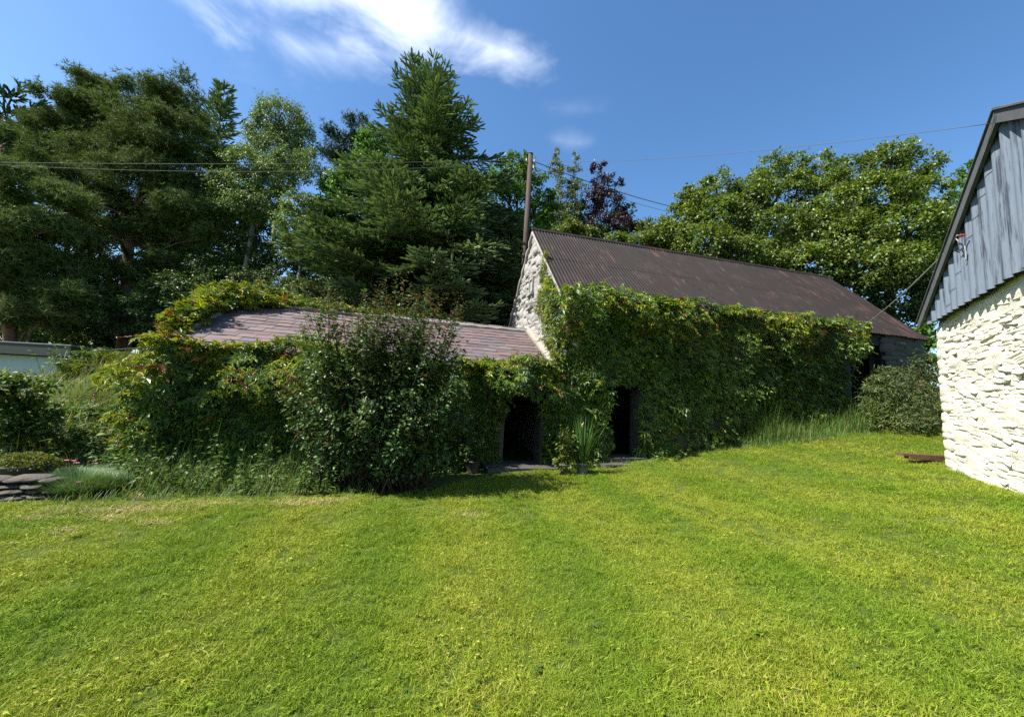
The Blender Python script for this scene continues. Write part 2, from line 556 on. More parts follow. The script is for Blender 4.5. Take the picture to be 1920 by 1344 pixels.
ctrl = [(0, 0, 0), (.1, 2.24, 0), (-2.3, 2, -.02), (-3.8, 3.2, 0), (-6, 5, -.02), (3, 2.4, .22), (5.4, 4.1, .62), (6.48, 5.04, .78), (8.2, 7.5, .90), (2.7, 3.8, .16), (2.4, 6.2, .14),
        (4.8, 6.2, .42), (-2.8, 6.2, .0), (-.5, 6.5, .02), (0, 4, .0), (-8, 6, .02), (-10, 6.5, .1), (9, 10, 1.35), (6, 9, .75),
        (-9.6, 8.6, .55), (-10.5, 10, 1.45), (-11.6, 11.5, 2.15), (-12.6, 13, 2.35), (-9, 11.5, 1.6), (-13.5, 11, 1.2), (-16.5, 14, 1.3), (-13, 8, .5), (-14, 5, 0),
        (0, -8, -.2), (-10, -4, -.2), (10, -2, .9), (12, 6, 1.3), (16, 12, 2.2), (-6, 18, 2.6), (4, 20, 2.8), (14, 20, 3.2), (-18, 20, 2.4), (24, 18, 3.2), (-25, 10, 1.0), (25, 0, 1.5)]
for s_, t_, z_ in [(-8.2, -.35, -.02), (-4, -.35, .04), (-1, -.3, .20), (.04, -.3, .23), (1.6, -.3, .36), (3.9, -.3, .69), (6, -.3, 1.03), (9.9, -.3, 1.62), (12.4, -.3, 1.92),
                   (-4, 3, .1), (2, 3, .35), (6, 3, .9), (10, 3, 1.5), (-6, 7, 1.9), (0, 7.5, 1.6), (6, 7.5, 1.9), (12, 7.5, 2.4), (-8.6, 2, .5)]:
    q = BP(s_, t_, 0)
    ctrl.append((q[0], q[1], z_))
ctrl = np.array(ctrl)
def _phi(r):
    return np.sqrt(r * r + .6)
_A = np.zeros((len(ctrl) + 3,) * 2)
_n = len(ctrl)
_A[:_n, :_n] = _phi(np.linalg.norm(ctrl[:, None, :2] - ctrl[None, :, :2], axis=2)) - np.eye(_n) * .02
_A[:_n, _n:] = np.c_[np.ones(_n), ctrl[:, :2]]
_A[_n:, :_n] = _A[:_n, _n:].T
_wt = np.linalg.solve(_A, np.r_[ctrl[:, 2], 0, 0, 0])
def zg(x, y):
    x = np.atleast_1d(np.asarray(x, float))
    y = np.atleast_1d(np.asarray(y, float))
    xc, yc = np.clip(x, -26, 26), np.clip(y, -9, 23)
    out = np.zeros(x.shape)
    for i in range(0, x.size, 20000):
        sl = slice(i, i + 20000)
        r = np.hypot(xc.ravel()[sl, None] - ctrl[None, :, 0], yc.ravel()[sl, None] - ctrl[None, :, 1])
        out.ravel()[sl] = _phi(r) @ _wt[:_n] + _wt[_n] + _wt[_n + 1] * xc.ravel()[sl] + _wt[_n + 2] * yc.ravel()[sl]
    return out
def zg1(x, y):
    return float(zg([x], [y])[0])
def ghit(x, y, lo=1.5, hi=40.0):
    """where the ray through a point of the photograph meets the ground"""
    r = pix_ray(x, y)
    ts = np.linspace(lo, hi, 900) / r[1]
    p = CAM + ts[:, None] * r
    b = np.nonzero(p[:, 2] <= zg(p[:, 0], p[:, 1]))[0]
    return p[b[0]] if len(b) else p[-1]

# ------------------------------------------------------------------ ground
def ground():
    fx = np.r_[-600, -300, -150, -80, -50, np.arange(-32, -12, .8), np.arange(-12, 14, .2), np.arange(14, 34, .8), 50, 80, 150, 300, 600]
    fy = np.r_[-400, -150, -60, -30, np.arange(-12, 1, .8), np.arange(1, 15, .2), np.arange(15, 34, .8), 50, 80, 150, 300, 700]
    X, Y = np.meshgrid(fx, fy)
    Z = zg(X.ravel(), Y.ravel())
    pp = np.c_[X.ravel(), Y.ravel(), np.zeros(X.size)]
    Z = Z + (vnoise(pp * 1.7) - .5) * .035
    far = np.hypot(X.ravel(), Y.ravel())
    Z = Z + np.clip((far - 60) / 400, 0, 1) * 9 * vnoise(pp / 90)
    V = np.c_[X.ravel(), Y.ravel(), Z]
    nx = len(fx)
    i, j = np.meshgrid(np.arange(len(fy) - 1), np.arange(nx - 1), indexing='ij')
    a = (i * nx + j).ravel()
    Q = np.c_[a, a + 1, a + nx + 1, a + nx]
    m, nt, b = mat('ground_turf')
    p = gpos(nt)
    n1 = noise(nt, p, 1.3, 5, .6)
    n2 = noise(nt, p, 30, 4, .7)
    c = mixc(nt, n2, (.025, .045, .008), (.08, .11, .018))
    c = mixc(nt, maprange(nt, n1, .55, .75, 0, .6), c, (.13, .10, .045))
    setc(nt, b, c, .95, .1, n2, .6, .02)
    o = MB().add(V, None, Q).build('ground', m, None, True, 'structure')
    return o
ground()

lawn_edge_px = [(-60, 950), (0, 946), (100, 950), (200, 944), (300, 942), (420, 937), (520, 936), (640, 932), (720, 930), (800, 918), (900, 897), (960, 888), (1040, 880), (1100, 884), (1190, 868), (1235, 864), (1330, 846), (1410, 840), (1500, 829), (1620, 815), (1690, 811), (1762, 809)]
edge = np.array([ghit(*p)[:2] for p in lawn_edge_px])
def edge_y(x):
    return np.interp(x, edge[:, 0], edge[:, 1])

def stripes(x, y):
    """mowing bands that run away from the camera, bending a little"""
    r = x + .018 * y * y + .5
    return np.sin(r * 2 * math.pi / 1.9)

def grass_material():
    m, nt, b = mat('lawn_blade')
    p = gpos(nt)
    g = N(nt, 'ShaderNodeNewGeometry')
    oi = N(nt, 'ShaderNodeObjectInfo')
    r = math_node(nt, 'FRACT', math_node(nt, 'ADD', g.outputs['Random Per Island'], oi.outputs['Random']))
    flatp = mapping(nt, p, (1, 1, 0))
    big = noise(nt, flatp, .45, 3, .55)
    mid = noise(nt, flatp, 2.0, 4, .6)
    # mown bands, bending a little: sheen of leaning blades painted into the colour
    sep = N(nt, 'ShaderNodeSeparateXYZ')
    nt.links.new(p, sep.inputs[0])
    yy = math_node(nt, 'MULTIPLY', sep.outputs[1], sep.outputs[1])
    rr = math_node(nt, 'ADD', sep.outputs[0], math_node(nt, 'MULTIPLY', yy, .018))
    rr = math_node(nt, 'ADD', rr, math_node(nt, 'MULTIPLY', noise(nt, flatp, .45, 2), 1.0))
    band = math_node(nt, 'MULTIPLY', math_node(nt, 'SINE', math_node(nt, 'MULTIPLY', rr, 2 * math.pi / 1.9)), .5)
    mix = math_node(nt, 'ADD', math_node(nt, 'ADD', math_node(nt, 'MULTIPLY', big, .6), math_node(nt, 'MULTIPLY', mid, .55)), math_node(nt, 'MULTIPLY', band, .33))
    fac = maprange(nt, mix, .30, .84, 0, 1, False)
    green = ramp(nt, r, [(0, (.062, .125, .009)), (.6, (.125, .215, .014)), (1, (.205, .28, .025))])
    yell = ramp(nt, r, [(0, (.125, .19, .009)), (.45, (.235, .285, .019)), (.8, (.31, .305, .045)), (1, (.39, .33, .10))])
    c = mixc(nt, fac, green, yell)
    dry = maprange(nt, noise(nt, flatp, 1.1, 4, .65), .63, .75)
    c = mixc(nt, math_node(nt, 'MULTIPLY', dry, .5), c, (.34, .27, .10))
    setc(nt, b, c, .7, .1)
    t = N(nt, 'ShaderNodeBsdfTranslucent')
    nt.links.new(mixc(nt, 1.0, c, (1.2, 1.3, .4), 'MULTIPLY'), t.inputs[0])
    mx = N(nt, 'ShaderNodeMixShader')
    mx.inputs[0].default_value = .22
    nt.links.new(b.outputs[0], mx.inputs[1])
    nt.links.new(t.outputs[0], mx.inputs[2])
    nt.links.new(mx.outputs[0], nt.nodes['Material Output'].inputs[0])
    return m
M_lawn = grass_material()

def blades(mb, base, length, width, az, lean, curl, seg=2, m=0):
    """arched grass blades; all arguments are arrays"""
    n = len(base)
    dirh = np.c_[np.cos(az), np.sin(az), np.zeros(n)]
    side = np.c_[-np.sin(az), np.cos(az), np.zeros(n)]
    rows = []
    pos = base.copy()
    ang = lean.copy()
    for k in range(seg + 1):
        w = width * (1 - (k / seg) ** 1.5) * .5
        if k < seg:
            rows.append(pos - side * w[:, None])
            rows.append(pos + side * w[:, None])
        else:
            rows.append(pos)
        st = length / seg
        pos = pos + (dirh * np.sin(ang)[:, None] + Zv * np.cos(ang)[:, None]) * st[:, None]
        ang = ang + curl / seg
    V = np.stack(rows, 1)
    nv = V.shape[1]
    T = []
    for k in range(seg - 1):
        a = 2 * k
        T += [(a, a + 1, a + 3), (a, a + 3, a + 2)]
    a = 2 * (seg - 1)
    T.append((a, a + 1, a + 2))
    T = (np.array(T)[None] + (np.arange(n) * nv)[:, None, None]).reshape(-1, 3)
    mm = m if np.isscalar(m) else np.repeat(np.asarray(m), 2 * seg - 1)
    mb.add(V.reshape(-1, 3), T, None, mm)

def instances(name, objs, pts, rots, scls, kind, label=None):
    """points carrying rotation and scale, one tuft mesh on each, as one object"""
    sets = rng.integers(0, len(objs), len(pts))
    me = bpy.data.meshes.new(name)
    me.vertices.add(len(pts))
    me.vertices.foreach_set('co', pts.astype(np.float32).ravel())
    for nm, dt, arr in (('rot', 'FLOAT_VECTOR', rots), ('scl', 'FLOAT', scls), ('pick', 'INT', sets)):
        a = me.attributes.new(nm, dt, 'POINT')
        a.data.foreach_set('vector' if dt == 'FLOAT_VECTOR' else 'value', arr.astype(np.int32 if dt == 'INT' else np.float32).ravel())
    o = link(name, me, None, kind)
    ng = bpy.data.node_groups.new(name + '_scatter', 'GeometryNodeTree')
    ng.interface.new_socket('Geometry', in_out='INPUT', socket_type='NodeSocketGeometry')
    ng.interface.new_socket('Geometry', in_out='OUTPUT', socket_type='NodeSocketGeometry')
    gi = ng.nodes.new('NodeGroupInput')
    go = ng.nodes.new('NodeGroupOutput')
    join = ng.nodes.new('GeometryNodeJoinGeometry')
    def attr(nm, dt):
        a = ng.nodes.new('GeometryNodeInputNamedAttribute')
        a.data_type = dt
        a.inputs[0].default_value = nm
        return next(x for x in a.outputs if x.enabled and x.name == 'Attribute')
    rot, scl, pick = attr('rot', 'FLOAT_VECTOR'), attr('scl', 'FLOAT'), attr('pick', 'INT')
    e2r = ng.nodes.new('FunctionNodeEulerToRotation')
    ng.links.new(rot, e2r.inputs[0])
    for i, ob in enumerate(objs):
        inf = ng.nodes.new('GeometryNodeObjectInfo')
        inf.inputs['Object'].default_value = ob
        inf.inputs['As Instance'].default_value = True
        cmp = ng.nodes.new('FunctionNodeCompare')
        cmp.data_type = 'INT'
        cmp.operation = 'EQUAL'
        ins = [x for x in cmp.inputs if x.enabled]
        ng.links.new(pick, ins[0])
        ins[1].default_value = i
        iop = ng.nodes.new('GeometryNodeInstanceOnPoints')
        ng.links.new(gi.outputs[0], iop.inputs['Points'])
        ng.links.new(cmp.outputs[0], iop.inputs['Selection'])
        ng.links.new(inf.outputs['Geometry'], iop.inputs['Instance'])
        ng.links.new(e2r.outputs[0], iop.inputs['Rotation'])
        ng.links.new(scl, iop.inputs['Scale'])
        ng.links.new(iop.outputs[0], join.inputs[0])
    ng.links.new(join.outputs[0], go.inputs[0])
    md = o.modifiers.new('scatter', 'NODES')
    md.node_group = ng
    if label:
        o['label'] = label
    return o

def lawn():
    tufts = []
    for k in range(8):
        mb = MB()
        n = 64
        rad = .085 * np.sqrt(rng.random(n))
        a = rng.random(n) * 6.283
        base = np.c_[rad * np.cos(a), rad * np.sin(a), np.full(n, -.006)]
        blades(mb, base, rng.uniform(.020, .044, n), rng.uniform(.0022, .0042, n), rng.random(n) * 6.283, rng.uniform(.15, 1.0, n), rng.uniform(.2, 1.0, n), 2)
        n = 16      # cut stalks and thatch lying flat
        base = np.c_[rng.uniform(-.08, .08, (n, 2)), np.full(n, .006)]
        blades(mb, base, rng.uniform(.03, .07, n), rng.uniform(.002, .004, n), rng.random(n) * 6.283, rng.uniform(1.2, 1.5, n), rng.uniform(.0, .25, n), 2)
        if k == 7:  # clover and daisy leaves among the blades
            n = 7
            pos = np.c_[rng.uniform(-.07, .07, (n, 2)), rng.uniform(.015, .028, n)]
            mb.scatter([(0, 0, 0), (.5, -.38, .06), (1, 0, 0), (.5, .38, .06)], [(0, 1, 2), (0, 2, 3)], pos, unit(np.c_[rng.normal(size=(n, 2)), np.zeros(n)]), unit(np.c_[rng.normal(size=(n, 2)) * .3, np.ones(n)]), rng.uniform(.014, .026, n))
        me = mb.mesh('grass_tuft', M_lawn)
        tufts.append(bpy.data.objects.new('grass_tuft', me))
    P = []
    for (r0, r1, dens) in ((1.2, 3.4, 520), (3.4, 5.5, 360), (5.5, 9, 210), (9, 15, 120)):
        A = 1.25
        n = int(dens * A * (r1 ** 2 - r0 ** 2))
        r = np.sqrt(rng.uniform(r0 ** 2, r1 ** 2, n))
        th = rng.uniform(-A, A, n)
        P.append(np.c_[r * np.sin(th), r * np.cos(th), r])
    P = np.vstack(P)
    x, y, r = P.T
    wob = (vnoise(np.c_[x * 2.2, y * 2.2, x * 0]) - .5) * .25
    inr = np.where((x - CT[0]) * W[0] + (y - CT[1]) * W[1] < -.02, 1, (x - CT[0]) * NB[0] + (y - CT[1]) * NB[1])     # outside the whitewashed barn
    ok = (y < edge_y(x) + wob) & (inr > -.10)
    door = (np.abs((x - P0[0]) * D[0] + (y - P0[1]) * D[1] - .3) < 2.2) & ((x - P0[0]) * G[0] + (y - P0[1]) * G[1] > -.75)
    ok &= ~door
    x, y, r = x[ok], y[ok], r[ok]
    pts = np.c_[x, y, zg(x, y) + (vnoise(np.c_[x, y, 0 * x] * 1.7) - .5) * .035]
    st = stripes(x, y)
    # the roller leans the blades one way or the other along each band
    tx, ty = -.036 * y, np.ones(len(y))
    tn = np.hypot(tx, ty)
    lean = .38 * np.clip(st * 2, -1, 1)
    rots = np.c_[-ty / tn * lean + rng.normal(size=len(x)) * .12, tx / tn * lean + rng.normal(size=len(x)) * .12, np.zeros(len(x))]
    # spin first, lean after: fold the spin in as the last euler of a small-angle lean
    spin = rng.random(len(x)) * 6.283
    cs, sn = np.cos(spin), np.sin(spin)
    rots = np.c_[rots[:, 0] * cs + rots[:, 1] * sn, -rots[:, 0] * sn + rots[:, 1] * cs, spin] if False else np.c_[rots[:, 0], rots[:, 1], spin]
    clump = .88 + .3 * vnoise(np.c_[x * 3, y * 3, 0 * x + 5])
    scl = (1.0 + .035 * np.clip(r - 3, 0, 10)) * rng.uniform(.75, 1.2, len(x)) * clump
    instances('lawn_grass', tufts, pts, rots, scl, 'stuff', 'short mown green and yellow lawn grass with mowing sheen painted as paler bands')
lawn()

# ------------------------------------------------------------------ shared pieces: stones, slates, sheets
def stone_mesh(name, m, seed):
    """a rubble stone: irregular outline and face, x along the wall, y outward (0 back .. 1 face), z up; unit size"""
    r = np.random.default_rng(seed)
    nx, nz = 5, 4
    V, Q = [], []
    cut = r.uniform(.55, 1.0, 4)
    for j in range(nz):
        for i in range(nx):
            u, v = i / (nx - 1) * 2 - 1, j / (nz - 1) * 2 - 1
            k = cut[(0 if u < 0 else 1) + (0 if v < 0 else 2)]
            x = u * .5 * (1 - (1 - k) * abs(v) ** 3 * .8) + r.uniform(-.05, .05)
            z = v * .5 * (1 - (1 - k) * abs(u) ** 2 * .7) + r.uniform(-.07, .07)
            e = max(abs(u), abs(v))
            y = (1 - .42 * e ** 3) + r.uniform(-.22, .12) + v * r.uniform(-.1, .25)
            V.append((x, y, z))
    for j in range(nz - 1):
        for i in range(nx - 1):
            a = j * nx + i
            Q.append((a, a + 1, a + nx + 1, a + nx))
    rim = [i for i in range(nx)] + [j * nx + nx - 1 for j in range(1, nz)] + [(nz - 1) * nx + i for i in range(nx - 2, -1, -1)] + [j * nx for j in range(nz - 2, 0, -1)]
    n0 = len(V)
    for k in rim:
        V.append((V[k][0] * 1.12, -.5, V[k][2] * 1.12))
    for k in range(len(rim)):
        k2 = (k + 1) % len(rim)
        Q.append((rim[k2], rim[k], n0 + k, n0 + k2))
    return MB().add(V, None, Q).mesh(name, m, smooth=True)

def lay_stones(parent, meshes, O, U, OUT, inside, u0, u1, z0, z1, hrange, wrange, prange, limit=300, skip=None, jit=.05, tilt=.25, view=True):
    """random-course rubble on the wall O + U*u + Z*z; the pieces that show largest are parts of their own, the rest one part"""
    items = []
    z = z0
    while z < z1:
        hh = rnd.uniform(*hrange)
        u = u0 - rnd.uniform(0, wrange[0])
        while u < u1:
            ww = rnd.uniform(*wrange)
            h2 = hh * rnd.uniform(.75, 1.35)
            uc, zc_ = u + ww / 2, z + hh / 2 + rnd.uniform(-.25, .25) * hh
            if inside(uc, zc_):
                pr_ = rnd.uniform(*prange) * rnd.choice((.5, .8, 1, 1, 1.5))
                a = rnd.gauss(0, jit)
                ca, sa = math.cos(a), math.sin(a)
                bx = (U * ca + Zv * sa)
                bz = (-U * sa + Zv * ca)
                tl = abs(rnd.gauss(0, tilt)) * .8 + .1 if tilt > .6 else rnd.gauss(0, tilt)
                bo = unit(OUT + bz * tl)
                c = O + U * uc + Zv * zc_
                dist = np.linalg.norm(c - CAM)
                m4 = frame(bx * ww * 1.04, bo * pr_, bz * h2 * 1.1, c)
                items.append((ww * h2 / dist ** 2, m4, rnd.choice(meshes)))
            u += ww * rnd.uniform(.92, 1.02)
        z += hh
    items.sort(key=lambda q: -q[0])
    for _, m4, me in items[:limit]:
        link('stone', me, parent, None, m4)
    rest = items[limit:]
    if rest:
        mb = MB()
        for _, m4, me in rest:
            co = np.array([m4 @ v.co for v in me.vertices])
            mb.add(co, None, [tuple(p.vertices) for p in me.polygons])
        mb.build('rubble', [meshes[0].materials[0]], parent, True, 'stuff')

def rough_wall(parent, name, m, O, U, OUT, u0, u1, zlo, zhi, step=.09, amp=.035, stretch=2.5, back=.45, inside=None):
    """one face of a rubble wall, uneven, with a plain back"""
    us = np.linspace(u0, u1, max(2, int((u1 - u0) / step)))
    n = len(us)
    kz = max(2, int((max(zhi(u) for u in us) - min(zlo(u) for u in us)) / (step * .7)))
    V = []
    for k in range(kz + 1):
        for u in us:
            V.append(O + U * u + Zv * (zlo(u) + (zhi(u) - zlo(u)) * k / kz))
    V = np.array(V)
    uz = np.c_[(V - O) @ U * 3 / stretch, V[:, 2] * 3 * 1.4, np.zeros(len(V))]
    dsp = (vnoise(uz * 1.3) - .5) * 1.2 + (vnoise(uz * 3.1 + 9) - .5) * .8
    edge_f = np.ones(len(V))
    V = V + OUT * (dsp * amp)[:, None]
    Q = [(k * n + i, k * n + i + 1, (k + 1) * n + i + 1, (k + 1) * n + i) for k in range(kz) for i in range(n - 1)]
    rim = list(range(n)) + [k * n + n - 1 for k in range(1, kz + 1)] + [kz * n + i for i in range(n - 2, -1, -1)] + [k * n for k in range(kz - 1, 0, -1)]
    nv = len(V)
    B = [V[i] - OUT * (back + (V[i] - O) @ OUT) for i in rim]
    for k in range(len(rim)):
        k2 = (k + 1) % len(rim)
        Q.append((rim[k2], rim[k], nv + k, nv + k2))
    V = np.vstack([V, B])
    return MB().add(V, None, Q).build(name, m, parent, True)

def sheet_mesh(name, m, w, poly_lo, poly_hi, pitch, amp, phase, nper=8, thick=.004, nseg=6):
    """corrugated sheet, x across, y up, z out; lower and upper edges are functions of x"""
    n = max(4, int(w / pitch * nper))
    xs = np.linspace(0, w, n + 1)
    z = amp * np.sin(2 * math.pi * (xs + phase) / pitch)
    V = []
    for k in range(nseg + 1):
        t = k / nseg
        for i in range(n + 1):
            V.append((xs[i], poly_lo(xs[i]) * (1 - t) + poly_hi(xs[i]) * t, z[i]))
    Q = []
    for k in range(nseg):
        for i in range(n):
            a = k * (n + 1) + i
            Q.append((a, a + 1, a + n + 2, a + n + 1))
    V = np.array(V)
    V2 = V - np.array([0, 0, thick])
    nv = len(V)
    Q2 = [tuple(nv + x for x in q[::-1]) for q in Q]
    rim = [(i, i + 1) for i in range(n)] + [(nseg * (n + 1) + i + 1, nseg * (n + 1) + i) for i in range(n)]
    Q3 = [(b, a, nv + a, nv + b) for a, b in rim]
    mb = MB().add(np.vstack([V, V2]), None, Q + Q2)
    mb.add(np.vstack([V, V2]), None, Q3)        # the cut edges keep their own normals
    return mb.mesh(name, m, smooth=True)

# ------------------------------------------------------------------ the barn
barn = thing('stone_barn', 'long stone barn with dark corrugated iron roof and white gable end', 'barn', BP(0, 0, zg1(*BP(0, -.2, 0)[:2])))
D1 = (1.20, 2.32, 2.36)       # door: from, to, head height
TH_W = .5
walls = MB()
def wall_box(s0, s1, t0, t1, z0, z1):
    walls.box((s0, t0, z0), (s1, t1, z1), AXB, P0)
wall_box(.62, D1[0], 0, TH_W, -.6, ZE - .02)
wall_box(D1[0], D1[1], .003, TH_W, D1[2], ZE - .02)
wall_box(D1[1], 9.45, 0, TH_W, -.6, ZE - .02)
wall_box(10.95, BL - .5, 0, TH_W, -.6, ZE - .02)
wall_box(.62, BL - .5, 2 * HW - TH_W, 2 * HW, -.6, ZE - .02)
# the right gable
walls.prism([BP(BL - .5, 0, -.6), BP(BL - .5, 2 * HW, -.6), BP(BL - .5, 2 * HW, ZE - .03), BP(BL - .5, HW, ZR - .06), BP(BL - .5, 0, ZE - .03)], D * .45)
walls.build('wall', M_rubble, barn)
MB().prism([BP(.12, .0, -.6), BP(.12, 2 * HW, -.6), BP(.12, 2 * HW, ZE - .03), BP(.12, HW, ZR - .06), BP(.12, 0, ZE - .03)], D * .5).build('gable_wall', M_white, barn)
MB().box((9.45, .04, ZE - .42), (10.95, .34, ZE - .03), AXB, P0).build('lintel_beam', M_plank, barn)
MB().box((10.82, .06, 1.0), (10.945, .24, ZE - .425), AXB, P0).build('bay_post', M_plank, barn)
MB().box((D1[0] - .12, -.012, D1[2] - .14), (D1[1] + .12, .22, D1[2] - .003), AXB, P0).build('door_lintel', M_plank, barn)
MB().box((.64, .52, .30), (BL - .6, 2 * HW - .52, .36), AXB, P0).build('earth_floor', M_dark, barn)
white_stones = [stone_mesh('rubble_stone', M_white, 100 + i) for i in range(10)]
bare_stones = [stone_mesh('rubble_stone', M_rubble, 200 + i) for i in range(8)]
def in_gable(t, z):
    top = ZE + (ZR - ZE) * (1 - abs(t - HW) / HW) - .12
    roofline = (SE + (SR - SE) * (t / HW) if t < HW else SR - (SR - SE) * (t - HW) / HW) - .15
    if 2.55 < t < 3.55 and (5.0 < z < 5.75):
        return False
    return z < top and z > min(roofline, 3.9) and t > .05 and t < 2 * HW - .1
lay_stones(barn, white_stones, BP(.12, 0, 0), G, -D, in_gable, 0, 2 * HW, 2.4, ZR, (.10, .24), (.16, .50), (.03, .075), 300, tilt=.45, jit=.14)
# the bare stones that show: right end, and low down where the creeper thins
def in_front(s, z):
    g_ = zg1(*BP(s, -.2, 0)[:2])
    return (10.98 < s < BL - .02 and z > g_ - .1 and z < ZE - .15) or (2.6 < s < 6.2 and g_ < z < g_ + 1.6)
lay_stones(barn, bare_stones, BP(0, 0, 0), D, -G, in_front, 2.1, BL, .3, ZE, (.10, .22), (.25, .65), (.03, .07), 180)
# slit openings in the gable with pale frames
for tc_, zc_, w_, h_ in ((3.05, 5.52, .30, .42), (3.05, 5.06, .30, .42)):
    fr = MB()
    o_ = BP(.12, tc_, zc_)
    ax = np.array([G, -D, Zv])
    fr.box((-w_ / 2 - .06, .0, -h_ / 2 - .05), (-w_ / 2, .07, h_ / 2 + .05), ax, o_)
    fr.box((w_ / 2, .0, -h_ / 2 - .05), (w_ / 2 + .06, .07, h_ / 2 + .05), ax, o_)
    fr.box((-w_ / 2, .0, h_ / 2), (w_ / 2, .066, h_ / 2 + .05), ax, o_)
    fr.box((-w_ / 2 - .12, .0, -h_ / 2 - .12), (w_ / 2 + .12, .13, -h_ / 2 - .052), ax, o_)
    wf = fr.build('vent_window', M_white, barn)
    MB().box((-w_ / 2, .004, -h_ / 2 - .05), (w_ / 2, .03, h_ / 2), ax, o_).build('pane', M_metal, wf)
# roof: two rows of sheets on the front slope, one long row behind
SL = math.hypot(HW, ZR - ZE)
up_f = unit(G * HW + Zv * (ZR - ZE))
nr_f = np.cross(D, up_f)
up_b = unit(-G * HW + Zv * (ZR - ZE))
nr_b = np.cross(-D, up_b)
OVH = .16
pitch = .105
sw = .84
k = 0
s = -.02
nsh = int(math.ceil((BL + .1) / sw))
half = (SL + OVH) / 2
jag = [rnd.uniform(-.02, .02) for _ in range(99)]
for i in range(nsh):
    w_ = sw + .05 if i < nsh - 1 else BL + .12 - i * sw
    for row in range(2):
        lo_ = (row * half - OVH) if row == 0 else row * half - OVH - .12
        hi_ = (row + 1) * half - OVH
        cut = (lambda x: 0) if i < nsh - 1 else (lambda x: 0)
        me = sheet_mesh('iron_sheet', M_iron, w_, lambda x: 0, lambda x, L=hi_ - lo_: L, pitch, .017, i * sw, 8)
        o_ = BP(-.03 + i * sw, 0, ZE + .03) + up_f * (lo_ + jag[k]) + nr_f * (.02 + .006 * row + .004 * (i % 2))
        k += 1
        link('roof_sheet', me, barn, None, frame(D, up_f, nr_f, o_))
for i in range(nsh):
    w_ = sw + .05 if i < nsh - 1 else BL + .12 - i * sw
    me = sheet_mesh('iron_sheet', M_iron, w_, lambda x: 0, lambda x: SL + OVH, pitch, .017, i * sw, 6)
    o_ = BP(-.03 + i * sw + w_, 2 * HW, ZE + .03) - up_b * OVH + nr_b * (.02 + .004 * (i % 2))
    link('roof_sheet', me, barn, None, frame(-D, up_b, nr_b, o_))
for i in range(7):
    a, b_ = BL / 7 * i - .03, BL / 7 * (i + 1) + .02
    cap = MB()
    z_ = ZR + .07
    prof = [(-.17, -.13), (-.05, -.015), (0, .012), (.05, -.015), (.17, -.13)]
    V = [BP(s_, HW + p_[0], z_ + p_[1] + .004 * (i % 2) - dz) for dz in (0, .008) for s_ in (a, b_) for p_ in prof]
    Q = [(j, j + 1, j + 6, j + 5) for j in range(4)] + [(10 + j + 1, 10 + j, 10 + j + 5, 10 + j + 6) for j in range(4)] + [(j + 1, j, 10 + j, 11 + j) for j in range(4)] + [(5 + j, 6 + j, 16 + j, 15 + j) for j in range(4)] + [(0, 5, 15, 10), (9, 4, 14, 19)]
    cap.add(V, None, Q)
    cap.build('ridge_cap', M_iron, barn)
# mortar fillet under the verge, front and back
for sg, t0 in ((1, 0), (-1, 2 * HW)):
    mb = MB()
    pts = []
    upv = unit(G * sg * HW + Zv * (ZR - ZE))
    for j in range(24):
        x = j / 23
        q = BP(.10, t0 + sg * HW * x, ZE - .07 + (ZR - ZE - .02) * x)
        pts.append(q - D * rnd.uniform(.02, .06) + Zv * rnd.uniform(-.015, .01))
    mb.tube(pts, [rnd.uniform(.05, .075) for _ in pts], 6)
    mb.build('verge_mortar', M_white, barn, True)
# far right verge board
MB().prism([BP(BL + .05, -.1, ZE - .12), BP(BL + .05, HW, ZR - .10), BP(BL + .05, HW, ZR + .02), BP(BL + .05, -.1, ZE - .0)], D * .03).build('verge_board', M_plank, barn)

# ------------------------------------------------------------------ the slate shed
shed = thing('slate_shed', 'low stone shed with purple slate roof joined to the white gable', 'shed', BP(-4, 0, zg1(*BP(-4, -.2, 0)[:2])))
D2 = (-1.26, -.36, 1.90)
walls = MB()
wall_box(SS + .5, D2[0], 0, TH_W, -.7, SE - .08)
wall_box(D2[0], D2[1], .003, TH_W, D2[2], SE - .08)
wall_box(D2[1], .10, 0, TH_W, -.7, SE - .08)
wall_box(SS + .5, .10, 2 * HW - TH_W, 2 * HW, -.7, SE - .08)
walls.build('wall', M_rubble, shed)
MB().prism([BP(SS + .02, 0, -.7), BP(SS + .02, 2 * HW, -.7), BP(SS + .02, 2 * HW, SE - .08), BP(SS + .02, HW, SR - .09), BP(SS + .02, 0, SE - .08)], D * .478).build('gable_wall', M_rubble, shed)
up_s = unit(G * HW + Zv * (SR - SE))
nr_s = np.cross(D, up_s)
up_sb = unit(-G * HW + Zv * (SR - SE))
nr_sb = np.cross(-D, up_sb)
SSL = math.hypot(HW, SR - SE)
deck = MB()
deck.prism([BP(SS, -.06, SE - .085), BP(.10, -.06, SE - .085), BP(.10, HW, SR - .055), BP(SS, HW, SR - .055)], nr_s * .03)
deck.prism([BP(SS, 2 * HW + .06, SE - .085), BP(SS, HW, SR - .055), BP(.10, HW, SR - .055), BP(.10, 2 * HW + .06, SE - .085)], nr_sb * .03)
deck.build('roof_deck', M_plank, shed)

